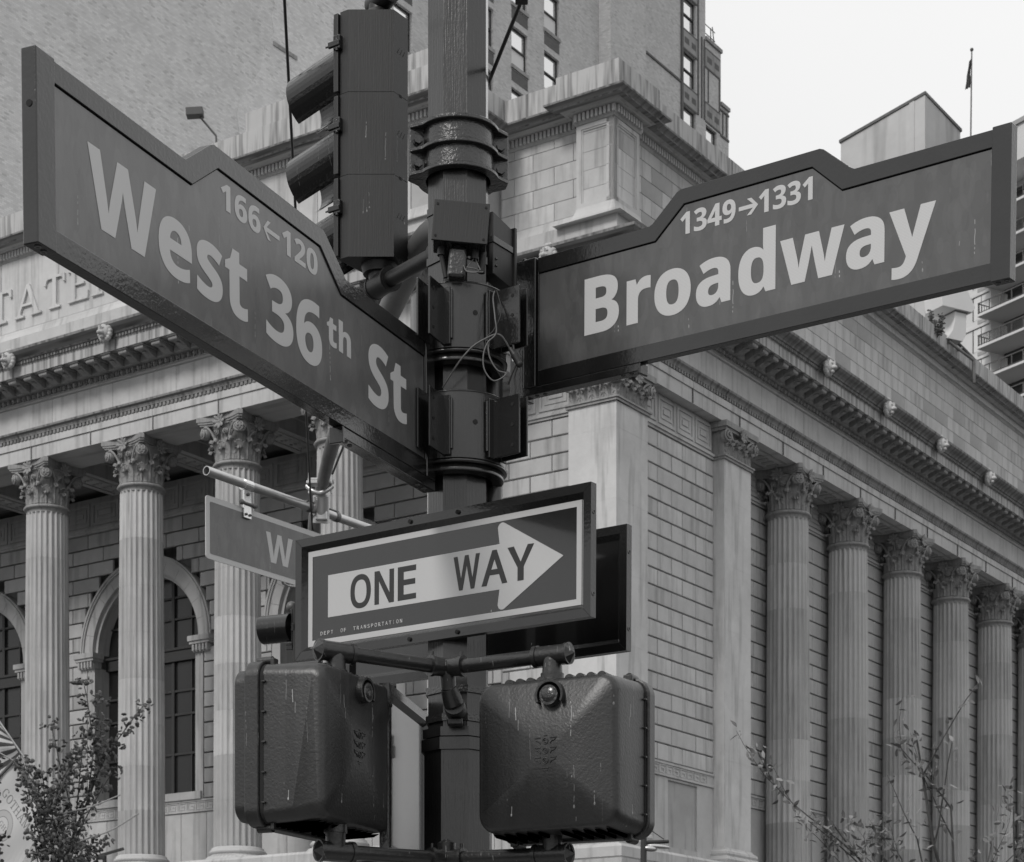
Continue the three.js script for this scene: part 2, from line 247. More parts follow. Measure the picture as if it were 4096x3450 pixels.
function panelFrieze(frame, x0, x1, z, n) {
  mesh('frieze_wall', [bx(x0, x1, 16.79, 17.8, z - 0.12, z - 0.03)], M.stone, bank, { rot: frame });
  mesh('frieze_moulding', [bx(x0, x1, 16.80, 16.86, z - 0.03, z + 0.03), bx(x0, x1, 16.86, 16.92, z - 0.03, z + 0.07), bx(x0, x1, 16.92, 16.95, z - 0.03, z + 0.03)], M.stone, bank, { rot: frame });
  const p = (x1 - x0) / n;
  for (let i = 0; i < n; i++) {
    const cx = x0 + (i + 0.5) * p, w = p / 2 - 0.05, y0 = 17.02, y1 = 17.66, t = 0.07, g = [];
    for (const [k, zz] of [[0, 0], [0.14, -0.012]]) { const a = w - k, b0 = y0 + k, b1 = y1 - k; if (a < 0.1) continue; g.push(bx(cx - a, cx + a, b0, b0 + t, z - 0.03, z + zz), bx(cx - a, cx + a, b1 - t, b1, z - 0.03, z + zz), bx(cx - a, cx - a + t, b0 + t, b1 - t, z - 0.03, z + zz - 0.002), bx(cx + a - t, cx + a, b0 + t, b1 - t, z - 0.03, z + zz - 0.002)); }
    g.push(bx(cx - w + 0.26, cx + w - 0.26, y0 + 0.26, y1 - 0.26, z - 0.03, z - 0.006));
    mesh('frieze_panel', g, M.stone, bank, { rot: frame });
  }
}
band(FR, 1.42, 5.2, -0.3); band(FR, 6.64, 44, -1.2); band(FL, -3.34, -1.28, -0.3); band(FL, -26, -3.34, -1.36);
panelFrieze(FR, 1.5, 5.15, -0.3, 4); panelFrieze(FL, -3.34, -1.34, -0.3, 2);
for (let i = 0; i < 8; i++) panelFrieze(FR, 6.7 + i * 3.92, 10.5 + i * 3.92, -1.2, 4);
for (let i = 0; i < 6; i++) panelFrieze(FL, -3.4 - (i + 1) * 3.4, -3.4 - i * 3.4, -1.36, 3);
// dado slabs under the band, with the small windows of the side street
function dado(frame, x0, x1, z, wins, w) {
  const cuts = [x0, ...wins.flatMap(([a, b]) => [a, b]), x1];
  for (let i = 0; i < cuts.length; i += 2) { const a = cuts[i], b = cuts[i + 1], n = Math.max(1, Math.round((b - a) / w)); for (let k = 0; k < n; k++) mesh('dado_slab', bx(a + (b - a) * k / n + 0.008, a + (b - a) * (k + 1) / n - 0.008, 6.72, 8.63, z - 0.3, z - 0.01), tones[Math.floor(rB() * 6)], bank, { rot: frame }); }
  for (const [a, b] of wins) {
    mesh('window_sill', [bx(a, b, 6.72, 6.98, z - 0.3, z - 0.01), bx(a, b, 8.58, 8.63, z - 0.3, z - 0.01)], M.stoneB, bank, { rot: frame });
    const wn = mesh('window', [bx(a, b, 7.0, 7.06, z - 0.42, z - 0.34), bx(a, b, 8.5, 8.58, z - 0.42, z - 0.34), bx(a, a + 0.06, 7.06, 8.5, z - 0.42, z - 0.34), bx(b - 0.06, b, 7.06, 8.5, z - 0.42, z - 0.34), bx(a + (b - a) * 0.32, a + (b - a) * 0.32 + 0.06, 7.06, 8.5, z - 0.42, z - 0.33), bx(a + 0.06, b - 0.06, 7.98, 8.05, z - 0.42, z - 0.345)], M.sash, bank, { rot: frame });
    mesh('pane', [bx(a + 0.06, b - 0.06, 7.06, 8.5, z - 0.41, z - 0.40)], M.glassDark, wn);
  }
}
dado(FR, 1.42, 5.2, -0.3, [[2.93, 4.36]], 1.4);
dado(FR, 6.64, 42, -1.2, [8.3, 12.1, 15.9, 19.8, 23.7, 27.6, 31.5, 35.4].map((c) => [c - 0.7, c + 0.7]), 1.5);
dado(FL, -3.34, -1.28, -0.3, [], 1.0); dado(FL, -26, -3.34, -1.36, [], 0.95);
ashlar(FR, 6.64, 42, Y0, CH, 19, 1.21, -1.2, { name: 'side_street_wall', first0: 0.7, first1: 1.3, limit: 300 });
// the arched windows under the portico
const ARCH = [-16.05, -9.2, -22.9], AR = 1.92, AO = 2.47, YS = 13.4;
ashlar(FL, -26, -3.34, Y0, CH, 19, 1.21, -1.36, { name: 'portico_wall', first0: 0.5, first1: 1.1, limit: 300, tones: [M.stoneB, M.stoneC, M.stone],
  holes: ARCH.map((c) => (ym, ya, yb) => { const y = ya - YS; if (y < -0.42) return [c - AR - 0.3, c + AR + 0.3]; if (y < 0) return [c - AO - 0.1, c + AO + 0.1]; const q = AO * AO - y * y; return q > 0.01 ? [c - Math.sqrt(q), c + Math.sqrt(q)] : null; }) });
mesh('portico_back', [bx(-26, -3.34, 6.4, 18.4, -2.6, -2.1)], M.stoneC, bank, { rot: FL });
for (const c of ARCH) {
  const arch = mesh('arched_window', (() => {
    const g = []; // glazing bars
    for (const dx of [-0.62, 0.62]) g.push(bx(c + dx - 0.05, c + dx + 0.05, 9.2, YS + Math.sqrt(AR * AR - dx * dx), -1.95, -1.85));
    for (const dx of [-1.3, 0, 1.3]) g.push(bx(c + dx - 0.02, c + dx + 0.02, 9.2, YS + Math.sqrt(AR * AR - dx * dx) - 0.05, -1.93, -1.87));
    for (const y of [9.25, 10.35, 11.45, 12.1]) g.push(bx(c - AR, c + AR, y, y + 0.06, -1.94, -1.86));
    g.push(bx(c - AR, c + AR, 12.95, 13.25, -1.98, -1.8), bx(c - AR, c + AR, 13.25, 13.32, -1.98, -1.76));
    for (const y of [14.1, 14.7]) { const w = Math.sqrt(AR * AR - (y - YS) ** 2); g.push(bx(c - w, c + w, y, y + 0.05, -1.94, -1.86)); }
    return g;
  })(), M.sashDark, bank, { rot: FL });
  mesh('pane', (() => { const pts = [[c - AR - 0.02, 9.1], [c + AR + 0.02, 9.1], ...arcPts(c, YS, AR + 0.02, 0, Math.PI, 28)]; return ext(poly(pts), 0.02, -1.94); })(), M.glassDark, arch);
  // archivolt: three stepped rings, and the jambs under it
  const ring = (r0, r1, z0, z1) => ext(poly([...arcPts(c, YS, r1, 0, Math.PI, 36), ...arcPts(c, YS, r0, Math.PI, 0, 36)]), z1 - z0, z0);
  mesh('archivolt', [ring(AR + 0.001, AR + 0.1, -2.1, -1.48), ring(AR + 0.1, AO - 0.14, -1.6, -1.36), ring(AO - 0.14, AO - 0.09, -1.6, -1.31), ring(AO - 0.09, AO - 0.03, -1.6, -1.28), ring(AO - 0.03, AO + 0.02, -1.6, -1.33)], M.stoneB, bank, { rot: FL });
  for (let i = 1; i < 13; i++) { const a = Math.PI * i / 13, ca = Math.cos(a), sa = Math.sin(a); mesh('voussoir_joint', cyl(V(c + ca * (AR + 0.1), YS + sa * (AR + 0.1), -1.362), V(c + ca * (AO - 0.14), YS + sa * (AO - 0.14), -1.362), 0.006, 0.006, 5), M.soot, bank, { rot: FL }); }
  for (const s of [-1, 1]) {
    const e = c + s * AR;
    mesh('jamb', [bx(Math.min(e, e + s * 0.28), Math.max(e, e + s * 0.28), 9.0, 13.0, -2.1, -1.36)], M.stoneB, bank, { rot: FL });
    const x0 = e - s * 0.12, x1 = e + s * 0.66, a = Math.min(x0, x1), b = Math.max(x0, x1), g = [bx(a, b, 13.26, 13.4, -1.6, -1.16), bx(a + 0.03, b - 0.03, 13.18, 13.26, -1.6, -1.2), bx(a + 0.1, b - 0.1, 12.98, 13.18, -1.6, -1.3)];
    for (let k = 0; k < 5; k++) g.push(bx(a + 0.12 + k * 0.12, a + 0.19 + k * 0.12, 13.0, 13.17, -1.3, -1.22));
    mesh('impost', g, M.stoneB, bank, { rot: FL });
  }
  mesh('window_sill', bx(c - AR - 0.25, c + AR + 0.25, 8.99, 9.2, -2.0, -1.28), M.stoneB, bank, { rot: FL });
}
// ---------------------------------------------------------------- entablature (run round the portico, the recess and the corner)
const EPATH = [[-2.25, -27], [-2.25, -3.32], [0, -3.32], [0, 0], [44, 0]];
mesh('architrave', [sweep(EPATH, [[-1.25, 17.72], [0, 17.72], [0, 18.055]]), sweep(EPATH, [[-0.02, 18.05], [-0.02, 18.06], [0.035, 18.065], [0.035, 18.24], [0.0, 18.245]])], M.stoneA, bank);
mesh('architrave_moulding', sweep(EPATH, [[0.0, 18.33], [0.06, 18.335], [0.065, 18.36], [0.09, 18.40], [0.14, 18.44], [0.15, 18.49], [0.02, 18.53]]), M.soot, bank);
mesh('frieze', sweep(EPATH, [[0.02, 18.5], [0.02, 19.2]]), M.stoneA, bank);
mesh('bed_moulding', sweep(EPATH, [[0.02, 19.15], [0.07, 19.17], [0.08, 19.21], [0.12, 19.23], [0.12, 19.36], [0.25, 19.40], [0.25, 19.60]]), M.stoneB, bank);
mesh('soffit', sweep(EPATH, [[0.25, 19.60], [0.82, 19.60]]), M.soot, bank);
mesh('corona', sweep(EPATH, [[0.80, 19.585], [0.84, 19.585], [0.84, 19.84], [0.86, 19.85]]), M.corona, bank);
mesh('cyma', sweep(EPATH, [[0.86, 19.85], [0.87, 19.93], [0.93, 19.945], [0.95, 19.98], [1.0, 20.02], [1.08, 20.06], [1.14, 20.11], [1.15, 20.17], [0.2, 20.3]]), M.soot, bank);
mesh('attic_plinth', sweep(EPATH, [[0.05, 20.25], [0.05, 21.02], [-0.02, 21.03]]), M.stone, bank);
// joints in the architrave and frieze slabs
{ const g = []; for (let s = 1.1; s < 40; s += 2.45) { g.push(bx(s, s + 0.012, 17.72, 18.24, 0.0, 0.037)); g.push(bx(s + 1.2, s + 1.212, 18.53, 19.15, 0.0, 0.0215)); } mesh('slab_joint', g, M.soot, bank, { rot: FR, kind: 'stuff' });
  const h = []; for (let s = 3.4; s < 26; s += 2.2) { h.push(bx(-s, -s + 0.012, 17.72, 18.24, 2.25, 2.287)); h.push(bx(-s - 1.4, -s - 1.388, 18.53, 19.15, 2.25, 2.2715)); } mesh('slab_joint', h, M.soot, bank, { rot: FL, kind: 'stuff' }); }
// bead course, egg and dart, small dentils: too small to pick apart singly
const run = (fn, list) => { for (const [frame, x0, x1, z] of list) fn(frame, x0, x1, z); };
const SIDES = [[FL, -26.8, -3.4, 2.25], [FR, 0.1, 42, 0], [FL, -3.2, -0.1, 0]];
run((f, a, b, z) => { const g = []; const p = 0.135; for (let x = a; x < b; x += p) g.push(bx(x, x + 0.085, 18.248, 18.328, z, z + 0.06)); mesh('bead_course', [g, bx(a, b, 18.248, 18.33, z - 0.05, z + 0.015)], M.soot, bank, { rot: f, kind: 'stuff' }); }, SIDES);
run((f, a, b, z) => { const g = [], e = new THREE.IcosahedronGeometry(0.06, 1); for (let x = a; x < b; x += 0.19) { const k = e.clone(); k.scale(0.95, 1.25, 0.8); g.push(mv(k, x, 19.295, z + 0.16)); g.push(bx(x + 0.08, x + 0.1, 19.24, 19.35, z + 0.12, z + 0.19)); } mesh('egg_and_dart', g, M.soot, bank, { rot: f, kind: 'stuff' }); }, SIDES);
run((f, a, b, z) => { const g = []; for (let x = a; x < b; x += 0.11) g.push(bx(x, x + 0.07, 19.86, 19.93, z + 0.86, z + 0.905)); mesh('cornice_beading', g, M.soot, bank, { rot: f, kind: 'stuff' }); }, SIDES);
// modillions: scrolled brackets under the corona
{
  const s = poly([[0.25, 19.60], [0.78, 19.60], [0.78, 19.545], [0.74, 19.50], [0.66, 19.49], [0.56, 19.47], [0.45, 19.42], [0.36, 19.375], [0.25, 19.37]]);
  const g = mg([rot(ext(s, 0.26, -0.13), 0, -Math.PI / 2, 0), bx(-0.17, 0.17, 19.555, 19.6, 0.25, 0.81), (() => { const t = new THREE.CylinderGeometry(0.055, 0.055, 0.28, 12); t.rotateZ(Math.PI / 2); t.translate(0, 19.515, 0.72); return t; })(), (() => { const b = new THREE.IcosahedronGeometry(0.07, 1); b.scale(1, 0.7, 1.6); b.translate(0, 19.44, 0.5); return b; })()]);
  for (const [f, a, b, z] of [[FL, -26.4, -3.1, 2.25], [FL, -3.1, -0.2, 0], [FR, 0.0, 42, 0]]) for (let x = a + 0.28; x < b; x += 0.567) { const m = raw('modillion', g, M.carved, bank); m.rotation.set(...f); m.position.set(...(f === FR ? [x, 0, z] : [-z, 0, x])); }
}
// lion heads on the cyma
{
  const r = rng(8), g = [];
  const hd = new THREE.IcosahedronGeometry(0.17, 3); hd.scale(0.95, 1.15, 0.8); g.push(mv(hd, 0, 0, 0.06));
  for (let i = 0; i < 15; i++) { const a = i / 15 * 6.283, k = new THREE.IcosahedronGeometry(0.075, 1); k.scale(1, 1, 0.9); g.push(mv(k, Math.cos(a) * 0.17, Math.sin(a) * 0.2, 0.03 + 0.03 * r())); }
  const mz = new THREE.IcosahedronGeometry(0.085, 2); mz.scale(1.05, 0.75, 1.2); g.push(mv(mz, 0, -0.06, 0.2)); g.push(ball(0.06, 0.055, 0.18, 0.03, 6), ball(-0.06, 0.055, 0.18, 0.03, 6), bx(-0.025, 0.025, -0.02, 0.1, 0.16, 0.25)); const jaw = new THREE.IcosahedronGeometry(0.055, 1); g.push(mv(jaw, 0, -0.15, 0.17));
  const G = mg(g);
  for (let i = 0; i < 11; i++) { const m = raw('lion_head', G, M.stoneA, bank); m.position.set(1.2 + i * 3.88, 19.98, 1.02); }
  for (let i = 0; i < 7; i++) { const m = raw('lion_head', G, M.stoneA, bank); m.rotation.set(...FL); m.position.set(-3.27, 19.98, -5.84 - i * 3.485); }
  { const m = raw('lion_head', G, M.stoneA, bank); m.rotation.set(...FL); m.position.set(-1.02, 19.98, -1.15); }
}
// ---------------------------------------------------------------- attic storey
const APATH = [[-1.85, -27], [-1.85, -4.42], [-2.0, -4.42], [-2.0, -3.42], [0.4, -3.42], [0.4, -1.16], [0.15, -1.16], [0.15, -0.15], [1.30, -0.15], [1.30, -0.4], [44, -0.4]];
mesh('attic_wall', sweep(APATH, [[-0.075, 21.0], [-0.075, 23.5]]), M.stoneC, bank);
mesh('attic_base', sweep(APATH, [[0.4, 21.0], [0.14, 21.02], [0.14, 21.06], [0.10, 21.1], [0.09, 21.2], [0.03, 21.34], [0.0, 21.44], [-0.08, 21.46]]), M.stoneA, bank);
mesh('attic_cornice', [sweep(APATH, [[-0.08, 23.34], [0.02, 23.35], [0.06, 23.40], [0.06, 23.57], [0.14, 23.58]]), sweep(APATH, [[0.14, 23.57], [0.20, 23.575], [0.22, 23.60], [0.28, 23.625]])], M.stoneB, bank);
mesh('attic_cyma', sweep(APATH, [[0.28, 23.625], [0.42, 23.63], [0.43, 23.66], [0.47, 23.69], [0.55, 23.72], [0.56, 23.76], [0.3, 23.80]]), M.soot, bank);
mesh('parapet', [sweep(APATH, [[0.32, 23.76], [0.34, 23.80], [0.34, 24.42], [-0.7, 24.46]])], M.cap, bank);
mesh('parapet_block', [bx(-2.16, -0.9, 24.4, 24.9, -9.2, -3.5)], M.cap, bank);
mesh('roof', [bx(-1.6, 2.6, 18.5, 23.9, -27, -3.6), bx(0.6, 44, 18.0, 24.0, -27, -0.6)], M.roof, bank);
// attic dentils: those near the corner one by one, the rest as courses
{
  const g = blockGeo(0.075, 0.17, 0.075, 0.006);
  const put = (f, x0, x1, z) => { for (let x = x0; x < x1; x += 0.113) { const m = raw('dentil', g, M.stoneA, bank); m.rotation.set(...f); m.position.set(...(f === FR ? [x, 23.485, z + 0.05] : [-(z + 0.05), 23.485, x])); } };
  put(FL, -3.36, -1.2, -0.4); put(FL, -1.12, -0.1, -0.15); put(FR, 0.18, 1.3, -0.15); put(FR, 1.36, 9, -0.4); put(FL, -12, -4.5, 1.85); put(FL, -4.38, -3.46, 2.0);
  const rest = (f, x0, x1, z) => { const l = []; for (let x = x0; x < x1; x += 0.113) { const c = g.clone(); l.push(mv(c, x, 23.485, z + 0.05)); } mesh('dentil_course', l, M.stoneA, bank, { rot: f, kind: 'stuff' }); };
  rest(FL, -26.8, -12.05, 1.85); rest(FR, 9.05, 42, -0.4);
}
const atTones = [M.stone, M.stoneA, M.stoneB, M.stoneC, M.stone, M.stoneA];
ashlar(FL, -3.42, -1.16, 21.44, 0.425, 5, 1.12, -0.4, { name: 'attic_recess', gapH: 0.012, gapV: 0.012, bevel: 0.004, first0: 0.37, first1: 0.9, tones: [M.stone, M.stoneA, M.pale] });
ashlar(FR, 1.30, 42, 21.44, 0.40, 5, 0.98, -0.4, { name: 'side_attic', gapH: 0.012, gapV: 0.012, bevel: 0.004, first0: 0.52, first1: 1.0, limit: 140, tones: atTones });
ashlar(FL, -27, -4.42, 21.44, 2.05, 1, 2.2, 1.85, { name: 'inscription_wall', gapH: 0.01, gapV: 0.012, bevel: 0.004, tones: [M.stoneA, M.pale] });
{ // corner pier of the attic: raised panels with a border, in five courses
  for (const [f, a, b] of [[FL, -1.16, -0.15 + 0.3], [FR, 0.15, 1.30]]) {
    const x0 = f === FL ? -1.16 : 0.15, x1 = f === FL ? -0.15 + 0.0 : 1.30;
    for (let r = 0; r < 5; r++) { const y0 = 21.44 + r * 0.425; mesh('stone_block', [bx(x0, x1, y0 + 0.004, Math.min(y0 + 0.421, 23.35), -0.35, -0.19)], tones[Math.floor(rB() * 6)], bank, { rot: f }); }
    const t = 0.13, y0 = 21.44, y1 = 23.34; 
    mesh('panel_border', [bx(x0, x0 + t, y0, y1, -0.19, -0.15), bx(x1 - t, x1, y0, y1, -0.19, -0.15), bx(x0 + t, x1 - t, y1 - 0.1, y1, -0.19, -0.15), bx(x0 + t, x1 - t, y0, y0 + 0.1, -0.19, -0.15), bx(x0 + t, x0 + t + 0.03, y0 + 0.1, y1 - 0.1, -0.19, -0.17), bx(x1 - t - 0.03, x1 - t, y0 + 0.1, y1 - 0.1, -0.19, -0.17), bx(x0 + t + 0.03, x1 - t - 0.03, y1 - 0.14, y1 - 0.1, -0.19, -0.168)], M.stoneA, bank, { rot: f });
  }
}
const serif = await new FontLoader().loadAsync('fonts/droid/droid_serif_regular.typeface.json');
const sansB = await new FontLoader().loadAsync('fonts/droid/droid_sans_bold.typeface.json');
const sansR = await new FontLoader().loadAsync('fonts/droid/droid_sans_regular.typeface.json');
// lettering as raised or cut sheet: fitted to a width and a cap height
function words(font, text, x0, x1, base, cap, z, depth, bold = 0, refText) {
  const g = new THREE.ExtrudeGeometry(font.generateShapes(text, 1), { depth: depth, bevelEnabled: bold !== 0, bevelSize: bold, bevelThickness: 0.0001, bevelSegments: 1, curveSegments: 8 });
  g.computeBoundingBox(); const b = g.boundingBox;
  const r = new THREE.ShapeGeometry(font.generateShapes(refText || 'H', 1)); r.computeBoundingBox(); const H = r.boundingBox.max.y + 2 * bold;
  g.translate(-b.min.x, bold, 0); g.scale((x1 - x0) / (b.max.x - b.min.x), cap / H, 1); g.translate(x0, base, z); return g;
}
{
  const base = 21.73, cap = 0.85, y = base, L = [['T', -18.6, -17.75], ['A', -17.62, -16.62], ['T', -16.5, -15.72], ['E', -15.6, -14.86], ['R', -14.74, -13.85]];
  for (const [ch, a, b] of L) mesh('letter', words(serif, ch, a, b, base, cap, 1.84, 0.075, 0.0), M.pale, bank, { rot: FL });
}
// ---------------------------------------------------------------- columns
const NECK = 16.5;
function acanthus(w, h, out, curl, lobes) {
  const nu = 8, nv = 10, pos = [], P = (i, j) => {
    const u = i / nu * 2 - 1, v = j / nv, wd = w * (0.62 + 0.5 * Math.sin(Math.PI * Math.min(1, v * 0.9 + 0.12))) * (1 + 0.2 * Math.cos(v * lobes)) * (v > 0.85 ? 1 - (v - 0.85) * 3.6 : 1);
    let y, z; if (v < 0.72) { y = h * v / 0.72; z = out * v * v; } else { const a = (v - 0.72) / 0.28 * Math.PI * 1.05; y = h + curl * Math.sin(a) * 0.9; z = out * 0.52 + curl * (1 - Math.cos(a)); }
    return [u * wd, y - 0.03 * u * u * (v > 0.7 ? 1 : 0.3), z + 0.035 * (1 - Math.abs(u)) + 0.02 * Math.cos(u * 9.5)];
  };
  for (let i = 0; i < nu; i++) for (let j = 0; j < nv; j++) { const a = P(i, j), b = P(i + 1, j), c = P(i + 1, j + 1), d = P(i, j + 1); pos.push(...a, ...b, ...c, ...a, ...c, ...d); }
  const g = new THREE.BufferGeometry(); g.setAttribute('position', new THREE.BufferAttribute(new Float32Array(pos), 3)); g.computeVertexNormals(); return g;
}
function volute(r, sgn) { // a scroll seen face-on in the x, y plane, standing proud like a shell
  const g = [], pts = []; for (let i = 0; i <= 44; i++) { const t = i / 44, a = -sgn * t * 13.5 + Math.PI / 2, k = r * (1 - 0.86 * t); pts.push(V(Math.cos(a) * k, Math.sin(a) * k, 0.02 + 0.06 * t)); }
  g.push(new THREE.TubeGeometry(new THREE.CatmullRomCurve3(pts), 70, r * 0.19, 6)); const c = new THREE.ConeGeometry(r * 0.98, 0.09, 24); c.rotateX(Math.PI / 2); g.push(mv(c, 0, 0, 0.01)); g.push(ball(0, 0, 0.09, r * 0.2, 8)); const d = new THREE.CylinderGeometry(r * 1.02, r * 1.02, 0.1, 24); d.rotateX(Math.PI / 2); g.push(mv(d, 0, 0, -0.05)); return g;
}
function flower(r) { const g = []; for (let i = 0; i < 8; i++) { const p = new THREE.IcosahedronGeometry(1, 1); p.scale(r * 0.24, r * 0.55, 0.03); p.translate(0, r * 0.55, 0); p.rotateX(0.5); p.rotateZ(i / 8 * 6.283); g.push(p); } for (let i = 0; i < 5; i++) { const p = new THREE.IcosahedronGeometry(1, 1); p.scale(r * 0.16, r * 0.3, 0.03); p.translate(0, r * 0.3, 0.03); p.rotateX(0.25); p.rotateZ(i / 5 * 6.283 + 0.3); g.push(p); } g.push(ball(0, 0, 0.05, r * 0.16, 7)); return g; }
function capitalGeo() {
  const g = [lathe([[0.535, -0.1], [0.545, 0.0], [0.60, 0.01], [0.625, 0.05], [0.60, 0.09], [0.535, 0.10], [0.50, 0.13], [0.50, 0.3], [0.51, 0.55], [0.55, 0.8], [0.63, 0.97], [0.66, 1.02]], 40)];
  for (let t = 0; t < 2; t++) for (let i = 0; i < 8; i++) { const a = (i + t * 0.5) / 8 * 6.283, l = t ? acanthus(0.135, 0.42, 0.1, 0.085, 19) : acanthus(0.145, 0.24, 0.07, 0.07, 17); l.translate(0, 0.13, 0.50 + t * 0.012); l.rotateY(a); g.push(l); }
  for (let i = 0; i < 24; i++) { const a = i / 24 * 6.283, k = new THREE.CylinderGeometry(0.018, 0.012, 0.34, 5); k.translate(0, 0.30, 0.515); k.rotateY(a); g.push(k); }
  for (let i = 0; i < 8; i++) { const a = (i + 0.5) / 8 * 6.283, st = tube([V(0, 0.34, 0.53), V(0, 0.55, 0.57), V(0.05, 0.72, 0.62), V(0.12, 0.80, 0.68)], 0.03, 8, 5); st.rotateY(a); g.push(st); const f = new THREE.IcosahedronGeometry(0.07, 1); f.translate(0.02, 0.62, 0.60); f.rotateY(a); g.push(f); for (let k = -2; k <= 2; k++) { const d = new THREE.IcosahedronGeometry(0.026, 0); d.translate(0.045 * k, 0.56 - 0.012 * k * k, 0.655 - 0.015 * Math.abs(k)); d.rotateY(a - 0.3927); g.push(d); } }
  // abacus with hollow sides and cut corners, moulded edge
  const ab = (e) => { const p = [], n = 10; for (let k = 0; k < 4; k++) for (let i = 0; i <= n; i++) { const t = -1 + 2 * i / n, x = t * (0.62 + e), y = 0.70 + e - 0.15 * (1 - t * t), c = Math.cos(k * Math.PI / 2), s = Math.sin(k * Math.PI / 2); p.push([x * c + y * s, -x * s + y * c]); } return poly(p.reverse()); };
  for (const [e, y0, y1] of [[0.0, 1.0, 1.05], [0.035, 1.045, 1.10], [0.06, 1.095, 1.215]]) { const k = ext(ab(e), y1 - y0, 0); k.rotateX(-Math.PI / 2); g.push(mv(k, 0, y0, 0)); }
  for (let k = 0; k < 4; k++) { const q = k * Math.PI / 2, part = [];
    for (const s of [-1, 1]) { const v = mg(volute(0.135, s)); v.rotateY(s * 0.42); v.translate(s * 0.56, 0.84, 0.60); part.push(v); part.push(tube([V(s * 0.2, 0.56, 0.56), V(s * 0.30, 0.80, 0.60), V(s * 0.44, 0.96, 0.63), V(s * 0.56, 0.975, 0.62)], 0.032, 10, 5)); const inn = mg(volute(0.075, -s)); inn.translate(s * 0.14, 0.80, 0.60); part.push(inn); }
    const fl = mg(flower(0.2)); fl.translate(0, 1.04, 0.62); part.push(fl); part.push(tube([V(0, 0.7, 0.57), V(0, 0.86, 0.60), V(0, 0.98, 0.62)], 0.022, 6, 5));
    for (let i = 0; i < 9; i++) { const e = new THREE.IcosahedronGeometry(0.03, 0); e.translate(-0.24 + i * 0.06, 0.985, 0.62 - 0.0 * i); part.push(e); }
    const m = mg(part); m.rotateY(q); g.push(m);
  }
  return mg(g);
}
const RB = 0.600, RT = 0.545;
function shaftRing(y, k = 1) { const t = (y - 7.1) / (NECK - 7.1), r = (RB + (RT - RB) * (0.25 * t + 0.75 * t * t)) * k, o = [], N = 24, m = 6; for (let i = 0; i < N; i++) for (let j = 0; j < m; j++) { const f = j / m, a = (i + f) / N * 6.2832, d = f < 0.16 ? 0 : 0.052 * Math.sin((f - 0.16) / 0.84 * Math.PI); o.push([Math.cos(a) * (r - d), y, Math.sin(a) * (r - d)]); } return o; }
function drumGeo(y0, y1) {
  const rows = [shaftRing(y0 + 0.001, 0.994), shaftRing(y0 + 0.006), shaftRing((y0 + y1) / 2), shaftRing(y1 - 0.006), shaftRing(y1 - 0.001, 0.994)], p = [], n = rows[0].length;
  for (let r = 0; r < rows.length - 1; r++) for (let i = 0; i < n; i++) { const j = (i + 1) % n, a = rows[r][i], b = rows[r][j], c = rows[r + 1][j], d = rows[r + 1][i]; p.push(...a, ...d, ...c, ...a, ...c, ...b); }
  const g = new THREE.BufferGeometry(); g.setAttribute('position', new THREE.BufferAttribute(new Float32Array(p), 3)); g.computeVertexNormals(); return boxUV(g);
}
const capG = capitalGeo(), drums = [[7.1, 8.25], [8.25, 9.38], [9.38, 10.48], [10.48, 11.62], [11.62, 12.8], [12.8, 13.98], [13.98, 15.2], [15.2, 16.42]].map(([a, b]) => drumGeo(a, b));
const baseG = mg([lathe([[RB, 7.13], [RB + 0.05, 7.10], [RB + 0.06, 7.05], [RB + 0.09, 7.04], [RB + 0.12, 7.0], [RB + 0.09, 6.96], [RB + 0.06, 6.95], [RB + 0.07, 6.91], [RB + 0.15, 6.89], [RB + 0.21, 6.83], [RB + 0.2, 6.77], [RB + 0.15, 6.73]], 48), bx(-0.82, 0.82, 6.55, 6.73, -0.82, 0.82)]);
const colTones = [M.stone, M.stoneA, M.stoneB, M.stone, M.stoneB];
function column(x, z, turn) {
  const c = new THREE.Group(); c.name = 'column'; c.position.set(x, 0, z); c.rotation.y = turn; bank.add(c);
  const low = 1 + Math.floor(rB() * 2); drums.forEach((d, i) => raw('drum', d, i < low ? M.stoneC : colTones[Math.floor(rB() * 5)], c));
  raw('base', baseG, M.stone, c); const k = raw('capital', capG, M.carved, c); k.position.y = NECK;
}
for (const s of [10.0, 13.87, 17.79, 21.70, 25.62, 29.53, 33.45]) column(s, -0.6, 0);
for (const s of [6.76, 10.0, 13.29, 16.76, 20.25]) column(-1.55, -s, 0);
